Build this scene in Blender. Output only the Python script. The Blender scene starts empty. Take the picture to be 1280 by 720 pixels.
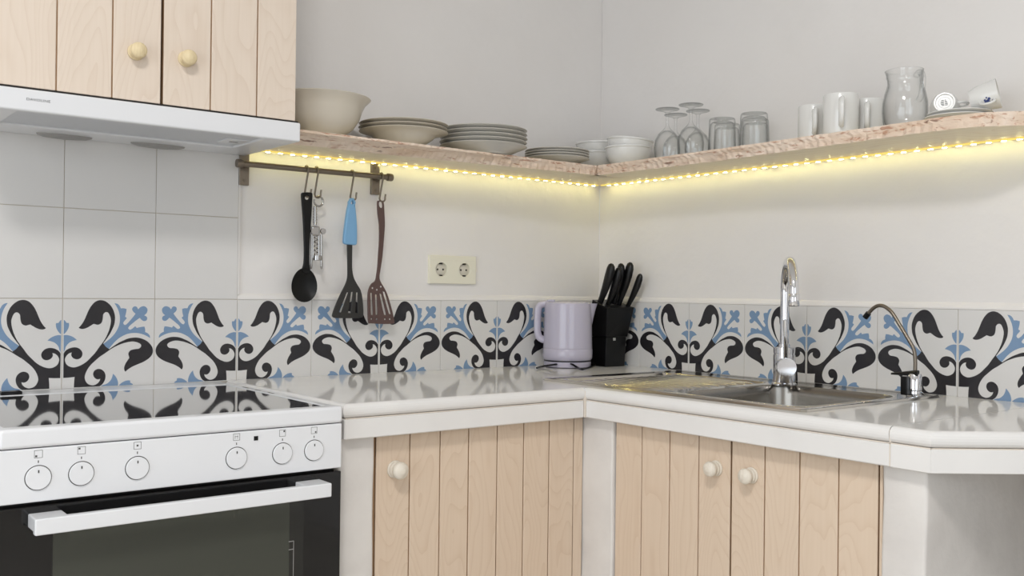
import bpy, bmesh, math, random
from mathutils import Vector, Matrix
random.seed(7)
PI = math.pi

# ------------------------------------------------------------------ camera
CAM = Vector((-2.15097, -2.29948, 1.12544))
YAW, PITCH, ROLL, FPX = 0.6634748, 0.00324819, 0.0121210, 1218.799
_f = Vector((math.cos(PITCH)*math.sin(YAW), math.cos(PITCH)*math.cos(YAW), math.sin(PITCH)))
_r0 = Vector((math.cos(YAW), -math.sin(YAW), 0)); _u0 = _r0.cross(_f)
_r = _r0*math.cos(ROLL) + _u0*math.sin(ROLL); _u = -_r0*math.sin(ROLL) + _u0*math.cos(ROLL)
cam = bpy.data.cameras.new('camera'); camo = bpy.data.objects.new('camera', cam)
bpy.context.scene.collection.objects.link(camo)
cam.sensor_width = 36; cam.lens = FPX/1280*36; cam.clip_start = 0.02
camo.matrix_world = Matrix(((_r.x, _u.x, -_f.x, CAM.x), (_r.y, _u.y, -_f.y, CAM.y), (_r.z, _u.z, -_f.z, CAM.z), (0, 0, 0, 1)))
bpy.context.scene.camera = camo

def at(px, py, ax, val):
    """point where the photo's pixel meets the plane ax = val"""
    d = _f + _r*((px-640)/FPX) - _u*((py-360)/FPX)
    i = 'xyz'.index(ax)
    return CAM + d*((val-CAM[i])/d[i])

# ------------------------------------------------------------------ world, lights, exposure
sc = bpy.context.scene
vs = sc.view_settings
sc.display_settings.display_device = 'sRGB'
vs.view_transform = 'Standard'; vs.look = 'None'; vs.gamma = 1.0; vs.use_curve_mapping = False
vs.exposure = -1.08
sc.cycles.transparent_max_bounces = 32
w = bpy.data.worlds.new('world'); sc.world = w; w.use_nodes = True
w.node_tree.nodes['Background'].inputs[0].default_value = (0.86, 0.93, 1.0, 1)
w.node_tree.nodes['Background'].inputs[1].default_value = 1.0

RX0, RY0, RZ = -4.3, -4.7, 2.75        # far room walls and ceiling
def area(name, loc, rot, sx, sy, power, col):
    l = bpy.data.lights.new(name, 'AREA'); l.shape = 'RECTANGLE'; l.size = sx; l.size_y = sy
    l.energy = power; l.color = col
    o = bpy.data.objects.new(name, l); sc.collection.objects.link(o)
    o.location = loc; o.rotation_euler = rot
    return o
# daylight just outside the two window openings
area('daylight_window_1', (RX0-0.16, -2.15, 1.35), (0, -PI/2, 0), 2.1, 2.5, 98, (0.87, 0.935, 1.0))
area('daylight_window_2', (-2.3, RY0-0.16, 1.5), (PI/2, 0, 0), 2.2, 1.7, 48, (0.87, 0.935, 1.0))

COL = sc.collection

# ------------------------------------------------------------------ materials
M = {}
def srgb(r, g, b):
    f = lambda c: (c/255/12.92) if c/255 <= 0.04045 else ((c/255+0.055)/1.055)**2.4
    return (f(r), f(g), f(b), 1)
def mat(name, col, rough=0.5, metal=0.0, spec=0.5, coat=0.0, bump=None, vary=None, **kw):
    m = bpy.data.materials.new(name); m.use_nodes = True
    nt = m.node_tree; b = nt.nodes['Principled BSDF']
    b.inputs['Base Color'].default_value = col
    b.inputs['Roughness'].default_value = rough
    b.inputs['Metallic'].default_value = metal
    b.inputs['Specular IOR Level'].default_value = spec
    b.inputs['Coat Weight'].default_value = coat
    b.inputs['Coat Roughness'].default_value = 0.05
    for k, v in kw.items(): b.inputs[k].default_value = v
    tc = nt.nodes.new('ShaderNodeTexCoord')
    if vary:                                   # (scale, second colour, strength)
        n = nt.nodes.new('ShaderNodeTexNoise'); n.inputs['Scale'].default_value = vary[0]; n.inputs['Detail'].default_value = 5
        nt.links.new(tc.outputs['Object'], n.inputs['Vector'])
        r = nt.nodes.new('ShaderNodeMapRange'); r.inputs[1].default_value = 0.35; r.inputs[2].default_value = 0.7
        r.inputs[4].default_value = vary[2]
        nt.links.new(n.outputs['Fac'], r.inputs[0])
        mx = nt.nodes.new('ShaderNodeMix'); mx.data_type = 'RGBA'
        mx.inputs[6].default_value = col; mx.inputs[7].default_value = vary[1]
        nt.links.new(r.outputs[0], mx.inputs[0]); nt.links.new(mx.outputs[2], b.inputs['Base Color'])
    if bump:                                   # (scale, strength, distance)
        n = nt.nodes.new('ShaderNodeTexNoise'); n.inputs['Scale'].default_value = bump[0]; n.inputs['Detail'].default_value = 4
        nt.links.new(tc.outputs['Object'], n.inputs['Vector'])
        bp = nt.nodes.new('ShaderNodeBump'); bp.inputs['Strength'].default_value = bump[1]; bp.inputs['Distance'].default_value = bump[2]
        nt.links.new(n.outputs['Fac'], bp.inputs['Height']); nt.links.new(bp.outputs[0], b.inputs['Normal'])
    M[name] = m
    return m
mat('plaster', srgb(231, 228, 226), 0.75, bump=(9, 0.35, 0.012), vary=(2.5, srgb(227, 223, 220), 0.8))
mat('pillar_plaster', srgb(224, 220, 216), 0.7, bump=(26, 0.3, 0.006), vary=(9, srgb(208, 203, 199), 0.7))
mat('ceiling_paint', srgb(232, 230, 226), 0.9)
mat('floor_tile', srgb(222, 216, 206), 0.4, vary=(6, srgb(206, 200, 190), 1))
mat('tile_white', srgb(217, 215, 213), 0.22, bump=(14, 0.06, 0.004))
mat('print_black', srgb(38, 36, 40), 0.24)
mat('print_blue', srgb(120, 147, 178), 0.24)
mat('grout', srgb(196, 186, 172), 0.85)
mat('grout_cream', srgb(232, 226, 216), 0.8)
mat('enamel', srgb(224, 225, 228), 0.3, coat=0.3)
mat('enamel_line', srgb(70, 68, 66), 0.6)
mat('black_glass', srgb(10, 10, 11), 0.04, spec=1.0, coat=1.0)
mat('black_plastic', srgb(7, 7, 8), 0.32, spec=0.35)
mat('oven_glass', srgb(13, 12, 13), 0.08, spec=0.5)
mat('oven_window', srgb(60, 62, 55), 0.1, spec=0.5)
mat('oven_window_rim', srgb(32, 32, 30), 0.1, spec=0.5)
mat('chrome', srgb(225, 225, 228), 0.06, metal=1)
mat('steel', srgb(196, 192, 186), 0.13, metal=1)
mat('basin_steel_shaded', srgb(150, 146, 140), 0.24, metal=1)  # sink steel darkened: the basin's dark reflections are put into the colour
mat('dull_steel', srgb(128, 119, 108), 0.35, metal=1)
mat('filter_mesh', srgb(208, 210, 214), 0.45, metal=0.6, bump=(700, 0.6, 0.002))
mat('lens_grey', srgb(150, 148, 146), 0.4)
mat('lilac', srgb(186, 181, 198), 0.25, coat=0.5)
mat('blue_rubber', srgb(118, 166, 205), 0.4)
mat('charcoal_nylon', srgb(38, 37, 35), 0.45)
mat('black_nylon', srgb(5, 5, 6), 0.42, spec=0.3)
mat('brown_nylon', srgb(86, 64, 60), 0.45)
mat('ivory', srgb(212, 204, 190), 0.3, coat=0.3)
mat('grey_stoneware', srgb(204, 200, 192), 0.3, coat=0.3)
mat('porcelain', srgb(226, 225, 222), 0.22, coat=0.4)
mat('stamp_dark', srgb(60, 66, 70), 0.5)
mat('flower_blue', srgb(60, 74, 130), 0.4)
mat('socket_cream', srgb(230, 226, 208), 0.35)
mat('socket_well', srgb(214, 208, 194), 0.45)
mat('dark_hole', srgb(30, 26, 24), 0.7)
mat('screw', srgb(120, 112, 102), 0.4, metal=1)
mat('logo_grey', srgb(60, 61, 66), 0.5)
mat('logo_pale', srgb(190, 190, 190), 0.5)
mat('frame_paint', srgb(235, 233, 228), 0.5)
mat('marble', srgb(230, 228, 226), 0.08, spec=0.13, vary=(6, srgb(214, 212, 210), 0.35))
mat('marble_joint', srgb(224, 214, 202), 0.7)
mat('tool_chrome', srgb(168, 166, 164), 0.14, metal=1)

def led_material():
    m = bpy.data.materials.new('led_light'); m.use_nodes = True; nt = m.node_tree
    b = nt.nodes['Principled BSDF']
    b.inputs['Base Color'].default_value = (1, 0.9, 0.5, 1)
    b.inputs['Emission Color'].default_value = (1.0, 0.93, 0.40, 1)
    b.inputs['Emission Strength'].default_value = 88
    M['led_light'] = m
led_material()
def tape_material():
    m = bpy.data.materials.new('led_tape'); m.use_nodes = True
    b = m.node_tree.nodes['Principled BSDF']; b.inputs['Base Color'].default_value = srgb(226, 196, 96)
    b.inputs['Emission Color'].default_value = (1.0, 0.78, 0.22, 1); b.inputs['Emission Strength'].default_value = 1.3
    M['led_tape'] = m
tape_material()

def glass_material(name, edge):
    m = bpy.data.materials.new(name); m.use_nodes = True; nt = m.node_tree
    nt.nodes.remove(nt.nodes['Principled BSDF']); out = nt.nodes['Material Output']
    lw = nt.nodes.new('ShaderNodeLayerWeight'); lw.inputs[0].default_value = 0.22
    rmp = nt.nodes.new('ShaderNodeMix'); rmp.data_type = 'RGBA'
    rmp.inputs[6].default_value = (0.99, 0.993, 0.993, 1); rmp.inputs[7].default_value = edge
    lw.inputs[0].default_value = 0.5
    pf = nt.nodes.new('ShaderNodeMath'); pf.operation = 'POWER'; pf.inputs[1].default_value = 3.0
    nt.links.new(lw.outputs['Facing'], pf.inputs[0]); nt.links.new(pf.outputs[0], rmp.inputs[0])
    lw2 = nt.nodes.new('ShaderNodeLayerWeight'); lw2.inputs[0].default_value = 0.5
    pw = nt.nodes.new('ShaderNodeMath'); pw.operation = 'POWER'; pw.inputs[1].default_value = 4.0
    nt.links.new(lw2.outputs['Facing'], pw.inputs[0])
    fr = nt.nodes.new('ShaderNodeMath'); fr.operation = 'MULTIPLY_ADD'; fr.inputs[1].default_value = 0.6; fr.inputs[2].default_value = 0.03
    nt.links.new(pw.outputs[0], fr.inputs[0])
    t = nt.nodes.new('ShaderNodeBsdfTransparent'); nt.links.new(rmp.outputs[2], t.inputs[0])
    g = nt.nodes.new('ShaderNodeBsdfGlossy'); g.inputs['Roughness'].default_value = 0.03
    mx = nt.nodes.new('ShaderNodeMixShader')
    nt.links.new(fr.outputs[0], mx.inputs[0]); nt.links.new(t.outputs[0], mx.inputs[1]); nt.links.new(g.outputs[0], mx.inputs[2])
    nt.links.new(mx.outputs[0], out.inputs[0])
    M[name] = m
glass_material('glass', (0.42, 0.44, 0.44, 1))
glass_material('pane', (0.95, 0.97, 0.97, 1))

def wood_material(name, base, dark, line, axis=2, freq=34.0, strength=0.35, rough=0.5, pores=0.25):
    m = bpy.data.materials.new(name); m.use_nodes = True; nt = m.node_tree; L = nt.links
    b = nt.nodes['Principled BSDF']; b.inputs['Roughness'].default_value = rough
    b.inputs['Specular IOR Level'].default_value = 0.35
    tc = nt.nodes.new('ShaderNodeTexCoord'); oi = nt.nodes.new('ShaderNodeObjectInfo')
    ad = nt.nodes.new('ShaderNodeVectorMath'); ad.operation = 'MULTIPLY_ADD'
    ad.inputs[1].default_value = (1, 1, 1)
    mul = nt.nodes.new('ShaderNodeVectorMath'); mul.operation = 'MULTIPLY'; mul.inputs[1].default_value = (13, 7, 19)
    L.new(oi.outputs['Random'], mul.inputs[0]); L.new(tc.outputs['Object'], ad.inputs[0]); L.new(mul.outputs[0], ad.inputs[2])
    mp = nt.nodes.new('ShaderNodeMapping'); s = [4.2, 4.2, 4.2]; s[axis] = 1.1; mp.inputs['Scale'].default_value = s
    L.new(ad.outputs[0], mp.inputs[0])
    n = nt.nodes.new('ShaderNodeTexNoise'); n.inputs['Scale'].default_value = 1.3; n.inputs['Detail'].default_value = 2.5
    n.inputs['Roughness'].default_value = 0.45
    L.new(mp.outputs[0], n.inputs['Vector'])
    k = nt.nodes.new('ShaderNodeMath'); k.operation = 'MULTIPLY'; k.inputs[1].default_value = freq; L.new(n.outputs['Fac'], k.inputs[0])
    fr = nt.nodes.new('ShaderNodeMath'); fr.operation = 'FRACT'; L.new(k.outputs[0], fr.inputs[0])
    pw = nt.nodes.new('ShaderNodeMath'); pw.operation = 'POWER'; pw.inputs[1].default_value = 5; L.new(fr.outputs[0], pw.inputs[0])
    st = nt.nodes.new('ShaderNodeMath'); st.operation = 'MULTIPLY'; st.inputs[1].default_value = strength; L.new(pw.outputs[0], st.inputs[0])
    mp2 = nt.nodes.new('ShaderNodeMapping'); s2 = [160, 160, 160]; s2[axis] = 5; mp2.inputs['Scale'].default_value = s2
    L.new(ad.outputs[0], mp2.inputs[0])
    n2 = nt.nodes.new('ShaderNodeTexNoise'); n2.inputs['Scale'].default_value = 1.0; n2.inputs['Detail'].default_value = 3
    L.new(mp2.outputs[0], n2.inputs['Vector'])
    m1 = nt.nodes.new('ShaderNodeMix'); m1.data_type = 'RGBA'; m1.inputs[6].default_value = base; m1.inputs[7].default_value = dark
    mr = nt.nodes.new('ShaderNodeMapRange'); mr.inputs[1].default_value = 0.4; mr.inputs[2].default_value = 0.8; mr.inputs[4].default_value = pores*2
    L.new(n2.outputs['Fac'], mr.inputs[0]); L.new(mr.outputs[0], m1.inputs[0])
    m2 = nt.nodes.new('ShaderNodeMix'); m2.data_type = 'RGBA'; m2.inputs[7].default_value = line
    L.new(m1.outputs[2], m2.inputs[6]); L.new(st.outputs[0], m2.inputs[0])
    L.new(m2.outputs[2], b.inputs['Base Color'])
    M[name] = m
wood_material('birch', srgb(219, 199, 178), srgb(212, 190, 167), srgb(192, 163, 136), strength=0.28)
wood_material('birch_pale', srgb(224, 209, 194), srgb(217, 201, 184), srgb(198, 174, 152), strength=0.25)
wood_material('birch_edge', srgb(166, 134, 102), srgb(145, 114, 84), srgb(130, 98, 70))
wood_material('knob_wood', srgb(226, 208, 170), srgb(214, 194, 152), srgb(196, 172, 130), freq=60)
wood_material('knob_painted', srgb(226, 218, 205), srgb(214, 204, 188), srgb(204, 190, 170), freq=60)
wood_material('pine_x', srgb(244, 231, 203), srgb(233, 215, 183), srgb(206, 172, 134), axis=0, freq=22, strength=0.25)
wood_material('pine_y', srgb(244, 231, 203), srgb(233, 215, 183), srgb(206, 172, 134), axis=1, freq=22, strength=0.25)
def wane_material(name, axis):
    """hewn live edge: pale wood with reddish bark flecks along the grain"""
    m = bpy.data.materials.new(name); m.use_nodes = True; nt = m.node_tree; L = nt.links
    b = nt.nodes['Principled BSDF']; b.inputs['Roughness'].default_value = 0.7
    tc = nt.nodes.new('ShaderNodeTexCoord')
    def noise(sc_, along, det, lo, hi, out):
        mp = nt.nodes.new('ShaderNodeMapping'); v = [sc_]*3; v[axis] = along; mp.inputs['Scale'].default_value = v
        L.new(tc.outputs['Object'], mp.inputs[0])
        n = nt.nodes.new('ShaderNodeTexNoise'); n.inputs['Scale'].default_value = 1; n.inputs['Detail'].default_value = det; n.inputs['Distortion'].default_value = 0.6
        L.new(mp.outputs[0], n.inputs['Vector'])
        r = nt.nodes.new('ShaderNodeMapRange'); r.inputs[1].default_value = lo; r.inputs[2].default_value = hi; r.inputs[4].default_value = out
        L.new(n.outputs['Fac'], r.inputs[0]); return n, r
    def mix(a, c, fac):
        x = nt.nodes.new('ShaderNodeMix'); x.data_type = 'RGBA'; x.inputs[7].default_value = c
        if isinstance(a, tuple): x.inputs[6].default_value = a
        else: L.new(a, x.inputs[6])
        L.new(fac, x.inputs[0]); return x.outputs[2]
    _, r1 = noise(30, 5, 3, 0.35, 0.7, 1.0)
    n2, r2 = noise(150, 22, 5, 0.57, 0.66, 0.75)
    _, r3 = noise(60, 14, 4, 0.64, 0.70, 0.8)
    c = mix(srgb(234, 216, 199), srgb(218, 192, 168), r1.outputs[0])
    c = mix(c, srgb(176, 122, 94), r2.outputs[0]); c = mix(c, srgb(120, 84, 66), r3.outputs[0])
    L.new(c, b.inputs['Base Color'])
    bp = nt.nodes.new('ShaderNodeBump'); bp.inputs['Strength'].default_value = 0.7; bp.inputs['Distance'].default_value = 0.003; bp.invert = True
    L.new(n2.outputs['Fac'], bp.inputs['Height']); L.new(bp.outputs[0], b.inputs['Normal'])
    M[name] = m
wane_material('wane_x', 0); wane_material('wane_y', 1)

# ------------------------------------------------------------------ mesh helpers
WLOC = {}                      # world location of every thing / part (no rotations until placed)
def wloc(o): return WLOC.get(o.name, Vector((0, 0, 0)))

class MB:
    """collects shapes in world coordinates and links them as one mesh"""
    def __init__(s): s.v = []; s.f = []; s.m = []; s.sm = []
    def add(s, vs_, fs, mi=0, smooth=False):
        o = len(s.v); s.v += [Vector(p) for p in vs_]
        for f in fs: s.f.append([i+o for i in f]); s.m.append(mi); s.sm.append(smooth)
        return s
    def bm(s, bm, mi=0, smooth=False):
        bm.verts.index_update()
        s.add([v.co.copy() for v in bm.verts], [[v.index for v in f.verts] for f in bm.faces], mi, smooth); bm.free(); return s
    def box(s, x0, x1, y0, y1, z0, z1, bev=0.0, seg=2, mi=0, mtx=None):
        x0, x1 = sorted((x0, x1)); y0, y1 = sorted((y0, y1)); z0, z1 = sorted((z0, z1))
        b = bmesh.new(); bmesh.ops.create_cube(b, size=1)
        for v in b.verts: v.co = Vector(((x0+x1)/2+v.co.x*(x1-x0), (y0+y1)/2+v.co.y*(y1-y0), (z0+z1)/2+v.co.z*(z1-z0)))
        if bev > 0: bmesh.ops.bevel(b, geom=b.edges[:], offset=bev, segments=seg, affect='EDGES', profile=0.5)
        if mtx is not None: bmesh.ops.transform(b, matrix=mtx, verts=b.verts)
        return s.bm(b, mi, False)
    def prism(s, poly, z0, z1, mi=0, bev=0.0, seg=2, edges=None, mtx=None):
        """poly (x, y) extruded z0..z1; edges: indices of polygon sides whose top and bottom edge are rounded"""
        b = bmesh.new()
        lo = [b.verts.new((x, y, z0)) for x, y in poly]; hi = [b.verts.new((x, y, z1)) for x, y in poly]
        n = len(poly)
        b.faces.new(lo[::-1]); b.faces.new(hi)
        for i in range(n): b.faces.new((lo[i], lo[(i+1) % n], hi[(i+1) % n], hi[i]))
        bmesh.ops.recalc_face_normals(b, faces=b.faces)
        if bev > 0:
            if edges is None: es = b.edges[:]
            else:
                es = []
                for i in edges:
                    for ring in (hi, lo):
                        e = b.edges.get((ring[i], ring[(i+1) % n]))
                        if e: es.append(e)
            bmesh.ops.bevel(b, geom=es, offset=bev, segments=seg, affect='EDGES', profile=0.5)
        if mtx is not None: bmesh.ops.transform(b, matrix=mtx, verts=b.verts)
        return s.bm(b, mi, False)
    def lathe(s, prof, c=(0, 0, 0), seg=32, mi=0, mtx=None, sx=1.0, sy=1.0):
        c = Vector(c); vs_ = []; fs = []
        n = len(prof)
        for i in range(seg):
            a = 2*PI*i/seg
            for r, z in prof: vs_.append(Vector((r*math.cos(a)*sx, r*math.sin(a)*sy, z)))
        for i in range(seg):
            j = (i+1) % seg
            for k in range(n-1):
                if prof[k][0] < 1e-7 and prof[k+1][0] < 1e-7: continue
                q = [i*n+k, j*n+k, j*n+k+1, i*n+k+1]
                if prof[k][0] < 1e-7: q = [i*n, i*n+k+1, j*n+k+1][::-1] if k == 0 else [i*n+k, j*n+k+1, i*n+k+1]
                elif prof[k+1][0] < 1e-7: q = [i*n+k, j*n+k, i*n+k+1]
                fs.append(q)
        if mtx is not None: vs_ = [mtx @ p for p in vs_]
        vs_ = [p+c for p in vs_]
        return s.add(vs_, fs, mi, True)
    def tube(s, pts, r, seg=10, mi=0, smooth=True, flat=1.0):
        pts = [Vector(p) for p in pts]; n = len(pts)
        rr = r if isinstance(r, (list, tuple)) else [r]*n
        vs_ = []; fs = []
        t0 = (pts[1]-pts[0]).normalized()
        nrm = t0.orthogonal().normalized()
        for i in range(n):
            t = (pts[min(i+1, n-1)]-pts[max(i-1, 0)]).normalized()
            nrm = (nrm - t*nrm.dot(t)).normalized(); bi = t.cross(nrm)
            for k in range(seg):
                a = 2*PI*k/seg
                vs_.append(pts[i] + nrm*(math.cos(a)*rr[i]) + bi*(math.sin(a)*rr[i]*flat))
        for i in range(n-1):
            for k in range(seg):
                k2 = (k+1) % seg
                fs.append([i*seg+k, i*seg+k2, (i+1)*seg+k2, (i+1)*seg+k])
        fs.append(list(range(seg))[::-1]); fs.append([(n-1)*seg+k for k in range(seg)])
        return s.add(vs_, fs, mi, smooth)
    def disc(s, c, nrm, r, h, seg=24, mi=0):
        """short cylinder from c along nrm"""
        c = Vector(c); nrm = Vector(nrm).normalized(); q = nrm.to_track_quat('Z', 'Y').to_matrix().to_4x4()
        return s.lathe([(0, 0), (r, 0), (r, h*0.85), (r*0.97, h), (0, h)], c, seg, mi, mtx=q)
    def build(s, name, mats, parent=None, fixn=True):
        off = wloc(parent) if parent else Vector((0, 0, 0))
        me = bpy.data.meshes.new(name)
        me.from_pydata([tuple(p-off) for p in s.v], [], s.f)
        for mm in (mats if isinstance(mats, (list, tuple)) else [mats]): me.materials.append(M[mm])
        me.polygons.foreach_set('material_index', s.m); me.polygons.foreach_set('use_smooth', s.sm)
        me.update()
        if fixn:
            b = bmesh.new(); b.from_mesh(me)
            bmesh.ops.remove_doubles(b, verts=b.verts, dist=1e-6)
            bmesh.ops.recalc_face_normals(b, faces=b.faces); b.to_mesh(me); b.free()
        if any(s.sm): me.set_sharp_from_angle(angle=math.radians(42))
        o = bpy.data.objects.new(name, me); COL.objects.link(o); o.parent = parent
        if parent is not None: WLOC[o.name] = off
        return o

def tag(o, label, cat, group=None):
    o['label'] = label; o['category'] = cat
    if group: o['group'] = group
    return o
def thing(name, label, cat, loc=(0, 0, 0), group=None):
    o = bpy.data.objects.new(name, None); COL.objects.link(o); o.location = loc; o.empty_display_size = 0.05
    WLOC[o.name] = Vector(loc)
    return tag(o, label, cat, group)
def struct(o): o['kind'] = 'structure'; return o
def dup(root, loc, label=None, rot=None):
    r = root.copy(); COL.objects.link(r); r.location = loc
    if rot: r.rotation_euler = rot
    if label: r['label'] = label
    for ch in list(root.children):
        c = ch.copy(); COL.objects.link(c); c.parent = r
        for g in ch.children:
            d = g.copy(); COL.objects.link(d); d.parent = c
    return r
def smooth_loop(pts, n=4, closed=True):
    """Catmull-Rom through pts; a third value of 1 marks a corner"""
    out = []; N = len(pts)
    P = [Vector(p[:2]) for p in pts]; cor = [len(p) > 2 for p in pts]
    for i in range(N if closed else N-1):
        j = (i+1) % N
        p1, p2 = P[i], P[j]
        p0 = P[i-1] if (not cor[i] and (closed or i > 0)) else p1*2-p2
        p3 = P[(j+1) % N] if (not cor[j] and (closed or j < N-1)) else p2*2-p1
        for k in range(n):
            t = k/n
            out.append(0.5*((2*p1)+(p2-p0)*t+(2*p0-5*p1+4*p2-p3)*t*t+(3*p1-p0-3*p2+p3)*t**3))
    if not closed: out.append(P[-1])
    return out
def curve_mesh(loops, thick, bev=0.0):
    """flat plate (x, y) with holes, thickness about z, as mesh verts/faces"""
    cu = bpy.data.curves.new('tmp', 'CURVE'); cu.dimensions = '2D'; cu.fill_mode = 'BOTH'
    cu.extrude = max(thick/2-bev, 1e-5); cu.bevel_depth = bev; cu.bevel_resolution = 2; cu.offset = -bev
    for lp in loops:
        sp = cu.splines.new('POLY'); sp.points.add(len(lp)-1); sp.use_cyclic_u = True
        for q, p in zip(sp.points, lp): q.co = (p[0], p[1], 0, 1)
    return curve_to(cu)
def text_mesh(txt, size, thick=0.0002, space=1.0):
    cu = bpy.data.curves.new('tmp', 'FONT'); cu.body = txt; cu.size = size; cu.extrude = thick; cu.align_x = 'CENTER'; cu.align_y = 'CENTER'
    cu.space_character = space
    return curve_to(cu)
def curve_to(cu):
    o = bpy.data.objects.new('tmp', cu); COL.objects.link(o)
    bpy.context.view_layer.update()
    dg = bpy.context.evaluated_depsgraph_get()
    me = bpy.data.meshes.new_from_object(o.evaluated_get(dg))
    vs_ = [v.co.copy() for v in me.vertices]; fs = [list(p.vertices) for p in me.polygons]
    bpy.data.objects.remove(o); bpy.data.curves.remove(cu); bpy.data.meshes.remove(me)
    return vs_, fs
def rotm(axis, deg): return Matrix.Rotation(math.radians(deg), 4, axis)
def arc(c, r, a0, a1, n, ax=(1, 0, 0), ay=(0, 0, 1)):
    c = Vector(c); ax = Vector(ax); ay = Vector(ay)
    return [c + ax*(r*math.cos(a0+(a1-a0)*i/n)) + ay*(r*math.sin(a0+(a1-a0)*i/n)) for i in range(n+1)]

# ------------------------------------------------------------------ room shell
WT = 0.007       # the plaster lies this far behind the tile faces (y = 0 and x = 0)
struct(MB().box(RX0-0.2, 0.25, RY0-0.2, 0.25, -0.1, 0).build('floor', 'floor_tile'))
struct(MB().box(RX0-0.2, 0.25, RY0-0.2, 0.25, RZ, RZ+0.1).build('ceiling', 'ceiling_paint'))
def plaster_wall(name, P0, ud, width, height, inward):
    """front surface as a gently uneven grid, with a solid backing"""
    ud = Vector(ud); nd = Vector(inward); nu, nv = 60, 40
    vs_ = []; fs = []
    for i in range(nu+1):
        for j in range(nv+1):
            u = width*i/nu; v = height*j/nv
            d = 0.0007*(math.sin(u*5.1+v*2.3)+math.sin(v*6.7-u*3.1+1.3)+math.sin(u*11.3+v*9.1))
            d = min(d, 0.0012)
            vs_.append(Vector(P0)+ud*u+Vector((0, 0, v))+nd*d)
    for i in range(nu):
        for j in range(nv):
            a = i*(nv+1)+j; fs.append([a, a+nv+1, a+nv+2, a+1])
    mb = MB(); mb.add(vs_, fs, 0, True)
    p1 = Vector(P0)-nd*0.003; p2 = Vector(P0)+ud*width-nd*0.15
    mb.box(p1.x, p2.x, p1.y, p2.y, 0, height)
    return mb.build(name, 'plaster', fixn=False)
wall_back = struct(plaster_wall('wall_back', (RX0, WT, 0), (1, 0, 0), -RX0+WT, RZ, (0, -1, 0)))
wall_right = struct(plaster_wall('wall_right', (WT, WT, 0), (0, -1, 0), -RY0+WT, RZ, (-1, 0, 0)))
WLOC['wall_back'] = Vector(); WLOC['wall_right'] = Vector()
# left wall with a wide window
mb = MB(); y0, y1, z0, z1 = -3.4, -0.9, 0.3, 2.4
mb.box(RX0-0.15, RX0, RY0-0.15, y0, 0, RZ).box(RX0-0.15, RX0, y1, WT+0.1, 0, RZ).box(RX0-0.15, RX0, y0, y1, 0, z0).box(RX0-0.15, RX0, y0, y1, z1, RZ)
struct(mb.build('wall_left', 'plaster'))
mb = MB()
for a in (y0, (y0+y1)/2-0.025, y1-0.05): mb.box(RX0-0.11, RX0-0.06, a, a+0.05, z0, z1)
mb.box(RX0-0.11, RX0-0.06, y0, y1, z0, z0+0.05).box(RX0-0.11, RX0-0.06, y0, y1, z1-0.05, z1)
wn = struct(mb.build('window_1', 'frame_paint')); WLOC[wn.name] = Vector()
for a, b_ in ((y0+0.05, (y0+y1)/2-0.025), ((y0+y1)/2+0.025, y1-0.05)): MB().box(RX0-0.088, RX0-0.083, a, b_, z0+0.05, z1-0.05).build('pane', 'pane', wn)
# wall behind the camera with a window
mb = MB(); x0, x1, z0, z1 = -3.4, -1.2, 0.65, 2.35
mb.box(RX0, x0, RY0-0.15, RY0, 0, RZ).box(x1, WT+0.1, RY0-0.15, RY0, 0, RZ).box(x0, x1, RY0-0.15, RY0, 0, z0).box(x0, x1, RY0-0.15, RY0, z1, RZ)
struct(mb.build('wall_front', 'plaster'))
mb = MB()
for a in (x0, (x0+x1)/2-0.025, x1-0.05): mb.box(a, a+0.05, RY0-0.11, RY0-0.06, z0, z1)
mb.box(x0, x1, RY0-0.11, RY0-0.06, z0, z0+0.05).box(x0, x1, RY0-0.11, RY0-0.06, z1-0.05, z1)
wn = struct(mb.build('window_2', 'frame_paint')); WLOC[wn.name] = Vector()
for a, b_ in ((x0+0.05, (x0+x1)/2-0.025), ((x0+x1)/2+0.025, x1-0.05)): MB().box(a, b_, RY0-0.088, RY0-0.083, z0+0.05, z1-0.05).build('pane', 'pane', wn)

# unseen ceiling lamp added for overhead light: a round dish with an area light
LP = Vector((-2.3, -2.1, RZ))
lamp = thing('fill_lamp', 'round ceiling fill lamp added out of view for overhead light', 'lamp', LP)
MB().lathe([(0, 0), (0.26, 0), (0.27, -0.008), (0.27, -0.03), (0.255, -0.035), (0, -0.035)], LP, 48).build('mount', 'frame_paint', lamp)
la_ = area('fill_lamp_light', LP+Vector((0, 0, -0.045)), (0, 0, 0), 0.5, 0.5, 76, (1.0, 0.975, 0.95)); la_.data.shape = 'DISK'
la_.parent = lamp; la_.location = (0, 0, -0.045)

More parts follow.
